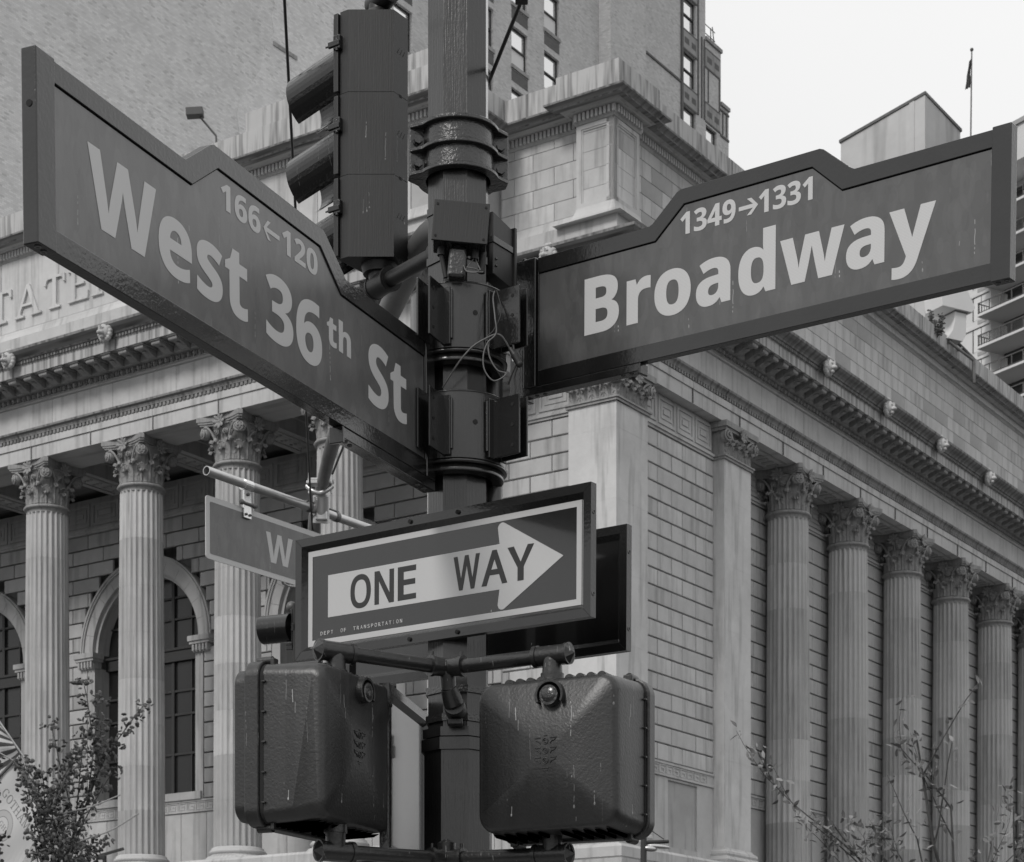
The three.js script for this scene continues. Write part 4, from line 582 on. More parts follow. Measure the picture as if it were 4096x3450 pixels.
{ // loose cables, each one picked out against the sleeve
  const sc = (p) => p.map(([x, y, z]) => V(x, y, z));
  const w1 = thing('loose_cable', 'thin loose cable looping down across the front of the upper sign sleeve', 'cable'); mesh('cable', [tube(sc([[-0.228, 3.842, -6.52], [-0.165, 3.92, -6.475], [-0.124, 3.961, -6.468], [-0.079, 3.985, -6.462], [-0.0525, 3.997, -6.466], [-0.036, 3.9945, -6.47], [-0.005, 3.956, -6.49]]), 0.003, 50, 6)], M.wire, w1);
  const w2 = thing('cable_loop', 'pair of thin wires hanging in a loop below the upper sign sleeve', 'cable'); mesh('cable', [tube(sc([[-0.0576, 4.158, -6.52], [-0.062, 4.13, -6.50], [-0.0555, 4.053, -6.465], [-0.0525, 3.997, -6.462], [-0.0788, 3.968, -6.46], [-0.0932, 3.925, -6.46], [-0.0884, 3.877, -6.46], [-0.0597, 3.844, -6.46], [-0.0286, 3.856, -6.46], [-0.019, 3.868, -6.46], [-0.0453, 3.877, -6.46], [-0.0716, 3.918, -6.46], [-0.0788, 3.968, -6.462]]), 0.0026, 120, 6)], M.wire, w2);
  mesh('cable', [tube(sc([[-0.05, 4.16, -6.52], [-0.035, 4.08, -6.49], [-0.06, 4.01, -6.466], [-0.085, 3.98, -6.462], [-0.075, 3.93, -6.462], [-0.05, 3.88, -6.462], [-0.03, 3.85, -6.47]]), 0.0022, 60, 6)], M.tape, w2);
  const w3 = thing('taped_splice', 'black taped cable splice hanging beside the end of the Broadway sign', 'cable splice'); mesh('splice', [cyl(V(-0.006, 3.958, -6.485), V(0.01, 3.932, -6.48), 0.0075, 0.011), cyl(V(0.008, 3.935, -6.48), V(0.024, 3.905, -6.478), 0.013, 0.011, 9), ball(0.024, 3.905, -6.478, 0.0125, 8)], M.tape, w3); mesh('cable', [tube(sc([[-0.012, 4.05, -6.52], [-0.004, 4.02, -6.5], [0.004, 3.97, -6.485], [0.010, 3.93, -6.48]]), 0.004, 20, 6), tube(sc([[0.014, 3.905, -6.48], [-0.002, 3.87, -6.49], [-0.012, 3.845, -6.5]]), 0.003, 16, 6), tube(sc([[0.018, 3.9, -6.48], [0.008, 3.86, -6.487], [0.012, 3.83, -6.487], [0.004, 3.795, -6.49], [-0.012, 3.78, -6.5]]), 0.003, 20, 6)], M.tape, w3);
}
// ---------------------------------------------------------------- the two big street name signs
function signFrame(o, yaw, roll, pitch) { o.rotation.order = 'YZX'; o.rotation.set(pitch * RAD, yaw * RAD, roll * RAD); }
const screwRing = (x, y, z) => { const t = new THREE.TorusGeometry(0.0058, 0.0022, 8, 18); t.rotateX(Math.PI / 2); return mv(t, x, y, z); };
{
  const s = thing('street_sign', 'large West 36th St sign with house numbers 166 and 120, left of the pole', 'street sign', [-1.0613, 3.939, -4.6]); signFrame(s, 67.301, 1.179, 0);
  const T = 0.036, dx = 0.0084, dy = 0.0036, outer = [[0, -0.4414], [2.02, -0.4414], [2.02, 0], [1.463, 0], [1.449, 0.012], [1.336, 0.0895], [1.318, 0.0965], [0.712, 0.0965], [0.696, 0.0895], [0.572, 0.002], [0.555, 0], [0, 0]], inner = [[0.004, -0.3885], [0.004, -0.050], [0.6025, -0.0505], [0.7325, 0.042], [1.3055, 0.0428], [1.436, -0.053], [2.016, -0.055], [2.016, -0.3885]];
  mesh('frame', ext(poly(outer, [inner]), T, -T, 0.0015, 2), M.frame, s);
  mesh('face_panel', [ext(poly([[0.002, -0.387], [0.002, -0.0535], [0.6015, -0.054], [0.7315, 0.0385], [1.3065, 0.0392], [1.4365, -0.0565], [2.014, -0.0585], [2.014, -0.387]]), 0.004, -0.009)], M.face, s); mesh('black_backing', ext(poly([[0.0, -0.392], [0.0, -0.046], [0.6, -0.046], [0.73, 0.046], [1.308, 0.046], [1.44, -0.05], [2.02, -0.05], [2.02, -0.392]]), 0.006, -0.018), M.seal, s);  // black sheet behind the face panel, bare in a thin line along its top
  mesh('end_cap', [rb(0.074, 0.449, T + 0.006, 0.004, -0.035, -0.2195, -T / 2)], M.frame, s); mesh('end_cap', [rb(0.066, 0.449, T + 0.006, 0.004, 2.054, -0.2195, -T / 2)], M.frame, s);
  mesh('mounting_flange', [ext(poly([[2.085, 0], [2.118, -0.004], [2.15, -0.022], [2.158, -0.06], [2.158, -0.462], [2.085, -0.457]]), 0.007, -0.03, 0.001, 1)], M.frame, s);
  mesh('support_rail', [rb(0.655, 0.034, 0.045, 0.003, 1.761, -0.4605, -0.022), rb(0.012, 0.05, 0.047, 0.003, 1.438, -0.467, -0.0225)], M.frame, s);
  for (const y of [-0.19, -0.272, -0.352]) { const b = new THREE.CylinderGeometry(0.009, 0.0105, 0.011, 12); b.rotateX(Math.PI / 2); mesh('bolt', [mv(b, 2.126, y, -0.018), ball(2.126, y, -0.012, 0.0065, 8)], M.bright, s); }
  mesh('screw', screwRing(-0.052, -0.4455, -0.012), M.galv, s); mesh('screw', screwRing(-0.022, -0.4455, -0.018), M.galv, s); mesh('screw', screwRing(1.475, -0.479, -0.014), M.galv, s); mesh('screw', screwRing(1.515, -0.479, -0.02), M.galv, s); mesh('screw', screwRing(1.98, -0.479, -0.014), M.galv, s); mesh('screw', screwRing(2.03, -0.479, -0.014), M.galv, s);
  { const h = new THREE.CylinderGeometry(0.008, 0.008, 0.003, 16); h.rotateZ(Math.PI / 2); mesh('rivet', mv(h, -0.0725, -0.125, -0.016), M.seal, s); }
  const z = -0.0048, k = 0.012, base = -0.3199 + dy, W = (t, a, b, y, c, f = sansB, r) => mesh('lettering', words(f, t, a + dx, b + dx, y, c, z, 0.0008, k, r), M.letter, s);
  W('West', 0.130, 0.878, base, 0.1886); W('36', 0.978, 1.306, base, 0.185, sansB, '3'); W('th', 1.339, 1.491, -0.2275 + dy, 0.0935, sansB, 'h'); W('St', 1.606, 1.876, base, 0.1886);
  W('166', 0.742, 0.952, -0.0557 + dy, 0.0700, sansB, '1'); W('120', 1.073, 1.283, -0.0557 + dy, 0.0700, sansB, '1');
  const ar = (x0, x1, y, s2) => { const L = x1 - x0, t = 0.0062, q = s2 > 0 ? [[0, t], [0, -t], [L - 0.018, -t], [L - 0.040, -0.026], [L - 0.024, -0.026], [L, 0], [L - 0.024, 0.026], [L - 0.040, 0.026], [L - 0.018, t]] : [[L, t], [L, -t], [0.018, -t], [0.040, -0.026], [0.024, -0.026], [0, 0], [0.024, 0.026], [0.040, 0.026], [0.018, t]]; return ext(poly(q.map(([a, b]) => [x0 + a, y + b])), 0.0009, z); };
  mesh('arrow', ar(0.968 + dx, 1.058 + dx, -0.0255 + dy, -1), M.letter, s);
  // Broadway
  const b = thing('street_sign', 'large Broadway sign with house numbers 1349 and 1331, right of the pole', 'street sign', [0.0885, 4.3824, -6.8]); signFrame(b, -38.352, -1.735, 1.902);
  const ex = -0.003, ey = 0.0025, H = -0.4319;
  const out2 = [[0.0, H], [1.668, H], [1.668, 0], [1.216, 0], [1.204, 0.006], [1.108, 0.085], [1.094, 0.0905], [0.582, 0.0905], [0.568, 0.0845], [0.474, 0.006], [0.46, 0], [0.0, 0]], in2 = [[0.004, -0.380], [0.004, -0.051], [0.4835, -0.0525], [0.5955, 0.0415], [1.0685, 0.0412], [1.1735, -0.0525], [1.664, -0.0505], [1.664, -0.380]];
  mesh('frame', ext(poly(out2, [in2]), T, -T, 0.0015, 2), M.frame, b);
  mesh('face_panel', ext(poly([[0.0, -0.379], [0.0, -0.054], [0.4845, -0.0558], [0.5965, 0.0382], [1.0675, 0.0378], [1.1725, -0.0558], [1.662, -0.0538], [1.662, -0.379]]), 0.004, -0.009), M.faceB, b); mesh('black_backing', ext(poly([[-0.002, -0.384], [-0.002, -0.048], [0.482, -0.048], [0.594, 0.046], [1.07, 0.046], [1.176, -0.048], [1.666, -0.046], [1.666, -0.384]]), 0.006, -0.018), M.seal, b);  // black sheet again left uncovered as a thin dark line above the panel
  mesh('end_cap', rb(0.052, 0.437, T + 0.008, 0.004, -0.031, -0.2159, -T / 2 + 0.004), M.frame, b); mesh('end_cap', rb(0.060, 0.444, T + 0.006, 0.003, 1.696, -0.2155, -T / 2), M.frame, b);
  mesh('mounting_flange', rb(0.056, 0.462, 0.007, 0.002, -0.0985, -0.222, -0.012), M.frame, b); mesh('flange_edge', rb(0.012, 0.47, 0.04, 0.003, -0.0645, -0.2225, -0.02), M.frame, b);
  mesh('support_rail', [rb(0.49, 0.026, 0.045, 0.003, 0.181, -0.4465, -0.02), rb(0.012, 0.036, 0.047, 0.003, 0.424, -0.451, -0.0205), rb(0.07, 0.018, 0.06, 0.003, -0.095, -0.4605, -0.03)], M.frame, b);
  for (const [x, y] of [[-0.098, -0.16], [-0.1, -0.235], [-0.1, -0.322]]) { const n = new THREE.CylinderGeometry(0.009, 0.0105, 0.012, 12); n.rotateX(Math.PI / 2); mesh('bolt', [mv(n, x, y, -0.002), ball(x, y, 0.005, 0.006, 8)], M.bright, b); }
  for (const [x, y, zz] of [[-0.015, -0.4600, -0.018], [0.02, -0.4600, -0.018], [0.35, -0.4602, -0.014], [0.385, -0.4602, -0.014], [1.682, -0.4382, -0.018], [1.712, -0.4382, -0.012]]) mesh('screw', screwRing(x, y, zz), M.galv, b);
  const B = (t, a, c, y, h, r) => mesh('lettering', words(sansB, t, a + ex, c + ex, y, h, z, 0.0008, k, r), M.letter, b);
  B('Broadway', 0.199, 1.490, -0.3032 + ey, 0.1863); B('1349', 0.583, 0.793, -0.0579 + ey, 0.0700, '1'); B('1331', 0.879, 1.072, -0.0579 + ey, 0.0700, '1'); mesh('arrow', (() => { const x0 = 0.805, q = [[0, 0.0062], [0, -0.0062], [0.052, -0.0062], [0.030, -0.026], [0.046, -0.026], [0.071, 0], [0.046, 0.026], [0.030, 0.026], [0.052, 0.0062]]; return ext(poly(q.map(([m, n]) => [x0 + m + ex, -0.0268 + n + ey])), 0.0009, z); })(), M.letter, b);
}
// ---------------------------------------------------------------- one-way signs in deep black frames
function framedSign(o, w, h, dep = 0.03) {
  const a = 0.028, c = 0.045, rec = 0.018, rail = (p, q, r, s, nm) => { // mitred rail: flat front and a sloping inner ledge
    const P = [], f = (A, B, C, D) => P.push(...A, ...B, ...C, ...A, ...C, ...D), g = (pt, z) => [pt[0], pt[1], z];
    const [o0, o1, i0, i1, l0, l1] = [p, q, r, s, nm[0], nm[1]];
    f(g(o0, 0), g(o1, 0), g(i1, 0), g(i0, 0)); f(g(i0, 0), g(i1, 0), g(l1, -rec), g(l0, -rec)); f(g(o0, -dep), g(o1, -dep), g(o1, 0), g(o0, 0)); f(g(o0, -dep), g(l0, -dep), g(l1, -dep), g(o1, -dep)); f(g(l0, -rec), g(l1, -rec), g(l1, -dep), g(l0, -dep));
    const b = new THREE.BufferGeometry(); b.setAttribute('position', new THREE.BufferAttribute(new Float32Array(P), 3)); b.computeVertexNormals(); return b;
  };
  const e = 0.0004, R = (k) => [[k, -k], [w - k, -k], [w - k, -h + k], [k, -h + k]], O = R(0), I = R(a), L = R(c);
  for (let i = 0; i < 4; i++) { const j = (i + 1) % 4; mesh('frame_rail', rail(O[i], O[j], I[i], I[j], [L[i], L[j]]), M.frame, o); }
  mesh('back_panel', bx(c - 0.01, w - c + 0.01, -h + c - 0.01, -c + 0.01, -rec - 0.004, -rec - 0.0001), M.faceBlack, o);
  mesh('mitre_bead', [...[0, 1, 2, 3].map((i) => cyl(V(O[i][0], O[i][1], 0.0002), V(I[i][0], I[i][1], 0.0002), 0.0006, 0.0006, 5))], M.seal, o);
}
const hexBolt = (x, y, z, r = 0.007) => { const b = new THREE.CylinderGeometry(r, r * 1.05, 0.006, 16); b.rotateX(Math.PI / 2); const n = new THREE.CylinderGeometry(r * 0.5, r * 0.5, 0.001, 6); n.rotateX(Math.PI / 2); return [mv(b, x, y, z + 0.003), mv(n, x, y, z + 0.0063)]; };
{
  const w = 1.2328, h = 0.4181, s = thing('one_way_sign', 'framed black and white arrow sign reading one way, on the front of the pole', 'one-way sign', [-0.7511, 3.4429, -6.9]); signFrame(s, -36.028, -0.497, 0.177);
  framedSign(s, w, h);
  const ox = -0.014, oy = 0.0057, z = -0.0175, c = 0.045, t = 0.0195;
  mesh('white_border', ext(poly([[c, -h + c], [w - c, -h + c], [w - c, -c], [c, -c]], [[[c + t, -h + c + t], [w - c - t, -h + c + t], [w - c - t, -c - t], [c + t, -c - t]]]), 0.0008, z), M.whiteSheet, s);
  const A = [[0.1498, -0.2869], [0.8825, -0.2887], [0.8760, -0.3330], ...arcPts(0.893, -0.3375, 0.0175, 170 * RAD, 300 * RAD, 8).map(([x, y]) => [x, y]), [1.132, -0.2148], ...arcPts(0.893, -0.0925, 0.0175, 60 * RAD, 190 * RAD, 8), [0.8822, -0.1425], [0.1498, -0.1425]].map(([x, y]) => [x + ox, y + oy]);
  mesh('arrow', ext(poly(A), 0.0008, z), M.whiteSheet, s);
  const L = (ch, a, b, y = -0.2713, cap = 0.1122) => mesh('lettering', words(sansR, ch, a + ox, b + ox, y + oy, cap, z + 0.0008, 0.0006, 0.03), M.print, s);
  L('O', 0.2512, 0.342, -0.2725, 0.1122); L('N', 0.3581, 0.4430); L('E', 0.4595, 0.5379); L('W', 0.6953, 0.803); L('A', 0.810, 0.914); L('Y', 0.914, 1.0190);
  const D = (ch, a, b) => mesh('lettering', words(sansR, ch, a + ox, b + ox, -0.3450 + oy, 0.0125, z + 0.0001, 0.0008, 0.02), M.whiteSheet, s);
  const spell = (txt, a, b) => { const p = (b - a) / txt.length; [...txt].forEach((ch, i) => D(ch, a + i * p + (ch === 'I' ? p * 0.32 : p * 0.1), a + i * p + (ch === 'I' ? p * 0.46 : p * 0.72))); };
  spell('DEPT', 0.1142, 0.178); spell('OF', 0.206, 0.236); spell('TRANSPORTATION', 0.263, 0.4835);
  for (const [x, y] of [[0.512, -0.014], [0.712, -0.014], [0.512, -h + 0.014], [0.712, -h + 0.014]]) mesh('bolt', hexBolt(x, y, 0), M.seal, s);
  for (const y of [-0.09, -0.345]) { const b = new THREE.TorusGeometry(0.006, 0.0018, 6, 14); b.rotateY(Math.PI / 2); mesh('screw', mv(b, w + 0.0005, y, -0.015), M.galv, s); }
  const s2 = thing('blank_sign', 'blank black framed sign panel behind the one way sign', 'sign', [0, 0, 0]); s2.position.copy(s.position); signFrame(s2, -36.028, -0.497, 0.177);
  const off = V(-0.125, -0.024, -0.4).applyQuaternion(new THREE.Quaternion().setFromEuler(s.rotation)); s2.position.add(off); framedSign(s2, w, h);
  for (const y of [-0.09, -0.345]) { const b = new THREE.TorusGeometry(0.006, 0.0018, 6, 14); b.rotateY(Math.PI / 2); mesh('screw', mv(b, w + 0.0005, y, -0.015), M.galv, s2); }
  const s3 = thing('sign_edge_on', 'black framed sign seen almost edge on between the walk signals and pole', 'sign', [-0.392, 2.84, -6.345]); signFrame(s3, 80, 0, 0);
  framedSign(s3, 0.62, 0.55, 0.032); mesh('bracket', [rb(0.05, 0.06, 0.04, 0.004, 0.30, -0.14, -0.05)], M.galv, s3); mesh('bolt', hexBolt(0.014, -0.07, 0, 0.006), M.seal, s3);
}
// ---------------------------------------------------------------- walk signals seen from behind, and their pipe brackets
function walkSignal(label, x, y, z, yaw, H, seed) {
  const o = thing('walk_signal', label, 'pedestrian signal', [x, y, z], yaw * RAD, 'pair of walk signals under the one way sign'), W = 0.485, D = 0.2;
  // body drafts outwards towards the door: a stack of rounded rectangles
  const rows = [[0.0, 0.905, 0.045], [-0.006, 0.94, 0.05], [-0.018, 0.962, 0.052], [-0.035, 0.972, 0.05], [-0.10, 0.985, 0.045], [-D, 1.0, 0.04]], P = [], rings = rows.map(([zz, k, r]) => { const s = rrect(W * k, H * k, r).getPoints(10); return s.map((q) => [q.x, q.y - H / 2, zz]); });
  const n = rings[0].length; for (let i = 0; i < rings.length - 1; i++) for (let j = 0; j < n; j++) { const k = (j + 1) % n, a = rings[i][j], b = rings[i][k], c = rings[i + 1][k], d = rings[i + 1][j]; P.push(...a, ...d, ...c, ...a, ...c, ...b); }
  const c0 = [0, -H / 2, 0.002]; for (let j = 0; j < n; j++) P.push(...c0, ...rings[0][j], ...rings[0][(j + 1) % n]);
  let g = new THREE.BufferGeometry(); g.setAttribute('position', new THREE.BufferAttribute(new Float32Array(P), 3)); g.computeVertexNormals(); 
  { // smooth the rounded back edge
    const pa = g.attributes.position, na = g.attributes.normal, acc = new Map(), key = (i) => [pa.getX(i), pa.getY(i), pa.getZ(i)].map((v) => v.toFixed(4)).join(); for (let i = 0; i < pa.count; i++) { const k = key(i); if (!acc.has(k)) acc.set(k, V(0, 0, 0)); acc.get(k).add(V(na.getX(i), na.getY(i), na.getZ(i))); } for (let i = 0; i < pa.count; i++) { const v = acc.get(key(i)).clone().normalize(); na.setXYZ(i, v.x, v.y, v.z); } }
  const body = mesh('body', g, M.head, o);
  mesh('black_backing', ext(rrect(W + 0.004, H + 0.004, 0.05), 0.012, -D - 0.012), M.seal, o).position.y = -H / 2;  // black gasket between body and door
  const door = mesh('door', [mv(ext(rrect(W + 0.026, H + 0.022, 0.055), 0.05, -D - 0.062, 0.006, 2), 0, -H / 2, 0), mv(ext(rrect(W - 0.02, H - 0.02, 0.05), 0.05, -D - 0.11, 0.004, 1), 0, -H / 2, 0)], M.head, o);
  for (let i = 0; i < 5; i++) for (const s of [-1, 1]) mesh('door_clip', rb(0.012, 0.005, 0.012, 0.001, s * (W / 2 + 0.004), -0.06 - i * (H - 0.12) / 4, -D + 0.004), M.head, o);
  for (const [sx, sy] of [[1, 1], [-1, 1], [1, -1], [-1, -1]]) { const h = new THREE.CylinderGeometry(0.014, 0.014, 0.05, 14); h.rotateX(Math.PI / 2); mesh('hinge_lug', [mv(h, sx * W * 0.40, sy > 0 ? 0.012 : -H - 0.012, -D - 0.02), rb(0.03, 0.03, 0.014, 0.004, sx * W * 0.40, sy > 0 ? 0.004 : -H - 0.004, -D + 0.01)], M.head, o); }
  const fin = poly([[-0.03, 0], [-D + 0.01, 0], [-D + 0.01, 0.014], [-0.05, 0.010]]);
  for (let i = 0; i < 11; i++) { if (i === 5) continue; const f = rot(ext(fin, 0.006, -0.003), 0, -Math.PI / 2, 0); f.scale(1, -1, 1); mesh('bottom_fin', mv(f, -0.19 + i * 0.038, -H + 0.004, 0), M.head, o); }
  for (let i = 0; i < 8; i++) { const q = new THREE.CylinderGeometry(0.016, 0.016, 0.11, 14, 1, false, 0, Math.PI); q.rotateX(Math.PI / 2); q.rotateZ(Math.PI / 2); mesh('top_rib', mv(q, -0.15 + i * 0.036 + (i > 3 ? 0.06 : 0), -0.006, -0.11), M.head, o); }
  // screwed plug with its drip hood
  const pl = new THREE.CylinderGeometry(0.030, 0.034, 0.026, 30); pl.rotateX(Math.PI / 2); const cap = new THREE.SphereGeometry(0.030, 24, 8, 0, 6.2832, 0, 0.9); cap.rotateX(Math.PI / 2); cap.scale(1, 1, 0.45);
  mesh('plug', [mv(pl, 0.02, -0.064, 0.010), mv(cap, 0.02, -0.064, 0.0145)], M.cast, o);
  { const s = poly([...arcPts(0, 0, 0.047, -0.5, Math.PI + 0.5, 26), ...arcPts(0, 0, 0.039, Math.PI + 0.5, -0.5, 26)]); mesh('plug_hood', mv(ext(s, 0.024, -0.002, 0.001, 1), 0.02, -0.064, 0), M.head, o); }
  // cast emblem: a three-light signal with wings either side of each lamp
  const em = []; for (let i = 0; i < 3; i++) { const y = -0.200 - i * 0.030, t = new THREE.TorusGeometry(0.009, 0.0017, 6, 18); em.push(mv(t, 0, y, 0.0025)); for (const s of [-1, 1]) { em.push(bx(Math.min(s * 0.016, s * 0.037), Math.max(s * 0.016, s * 0.037), y + 0.009, y + 0.012, 0.001, 0.0042)); const w = tube([V(s * 0.037, y + 0.010, 0.002), V(s * 0.030, y + 0.002, 0.003), V(s * 0.022, y, 0.003), V(s * 0.016, y - 0.008, 0.003)], 0.0015, 10, 5); em.push(w); } }
  em.push(bx(-0.004, 0.004, -0.2335, -0.231, 0.001, 0.004), bx(-0.001, 0.001, -0.231, -0.2255, 0.001, 0.004), bx(-0.004, 0.004, -0.2280, -0.2255, 0.001, 0.004), mv(rot(new THREE.TorusGeometry(0.0042, 0.001, 5, 10, 4.6), 0, 0, 0.8), 0, -0.200, 0.003), mv(rot(new THREE.TorusGeometry(0.0042, 0.001, 5, 10, 4.6), 0, 0, 0.8), 0, -0.260, 0.003), bx(-0.012, 0.012, -0.283, -0.280, 0.001, 0.004), bx(-0.007, 0.007, -0.290, -0.2875, 0.001, 0.004), bx(-0.006, 0.006, -0.184, -0.1815, 0.001, 0.004));
  mesh('cast_emblem', em, M.head, o);
  return o;
}
walkSignal('left walk signal housing seen from behind, splashed with bird droppings on its side', -0.474, 2.842, -6.172, 66.4, 0.487, 5);
walkSignal('right walk signal housing seen squarely from behind, with a cast emblem on its back', 0.102, 2.806, -6.056, -25.8, 0.475, 6);
function pipeBracket(name, label, hub, L, R, up) {
  const o = thing(name, label, 'pipe bracket', hub), g = V(0, 0, 0), a = V(L[0] - hub[0], L[1] - hub[1], L[2] - hub[2]), b = V(R[0] - hub[0], R[1] - hub[1], R[2] - hub[2]);
  mesh('pipe', cyl(g.clone().lerp(a, 0.08), a, 0.0232, 0.0232, 24), M.pipe, o); mesh('pipe', cyl(g.clone().lerp(b, 0.08), b, 0.0232, 0.0232, 24), M.pipe, o);
  for (const e of [a, b]) {
    const d = e.clone().normalize(), s = e.clone().addScaledVector(d, -0.075), t = e.clone().addScaledVector(d, 0.05), k = [cyl(s, t, 0.031, 0.031, 24), cyl(s, s.clone().addScaledVector(d, 0.014), 0.0345, 0.0345, 24), cyl(t.clone().addScaledVector(d, -0.012), t, 0.0345, 0.0345, 24), cyl(e.clone().addScaledVector(d, -0.012), e.clone().addScaledVector(d, -0.012).add(V(0, up ? -0.07 : 0.07, 0)), 0.029, 0.033, 22), cyl(e.clone().addScaledVector(d, -0.012).add(V(0, up ? -0.058 : 0.058, 0)), e.clone().addScaledVector(d, -0.012).add(V(0, up ? -0.085 : 0.085, 0)), 0.037, 0.037, 22)];
    const q = flat(new THREE.ConeGeometry(0.033, 0.018, 6)); q.applyQuaternion(new THREE.Quaternion().setFromUnitVectors(V(0, 1, 0), d)); const c = t.clone().addScaledVector(d, 0.009); mesh('tee_fitting', [k], M.pipe, o); mesh('end_plug', mv(q, c.x, c.y, c.z), M.pipe, o);
  }
  const da = a.clone().normalize(), db = b.clone().normalize();
  mesh('hub', [cyl(g, da.clone().multiplyScalar(0.062), 0.029, 0.031, 22), cyl(g, db.clone().multiplyScalar(0.062), 0.029, 0.031, 22), cyl(da.clone().multiplyScalar(0.052), da.clone().multiplyScalar(0.066), 0.034, 0.034, 22), cyl(db.clone().multiplyScalar(0.052), db.clone().multiplyScalar(0.066), 0.034, 0.034, 22), ball(0, 0, 0, 0.03, 16), up ? [cyl(V(0, 0, 0), V(0.006, -0.07, -0.01), 0.027, 0.025, 18), cyl(V(0.006, -0.065, -0.005), V(0.022, -0.112, -0.03), 0.027, 0.034, 18), cyl(V(0.022, -0.112, -0.02), V(0.026, -0.112, -0.16), 0.034, 0.036, 22), rb(0.05, 0.02, 0.05, 0.004, 0.024, -0.158, -0.10)] : [cyl(V(0, 0, 0), V(0, 0.05, 0), 0.026, 0.03, 18), flat(new THREE.ConeGeometry(0.032, 0.016, 6)).translate(0, 0.058, 0), cyl(V(0, 0, 0), V(0.03, 0, -0.2), 0.03, 0.03, 18)]], M.pipe, o);
  for (const d of [da, db]) mesh('set_screw', cyl(V(d.x * 0.056, 0.028, d.z * 0.056), V(d.x * 0.056, 0.046, d.z * 0.056), 0.0055, 0.0055, 8), M.pipe, o);
}
pipeBracket('upper_pipe_bracket', 'speckled black pipe bracket with two tee fittings above the walk signals', [-0.210, 2.899, -6.40], [-0.556, 2.899, -6.150], [0.136, 2.898, -6.195], true);
pipeBracket('lower_pipe_bracket', 'black pipe bracket below the walk signals at the bottom edge', [-0.210, 2.284, -6.40], [-0.556, 2.280, -6.150], [0.136, 2.276, -6.195], false);
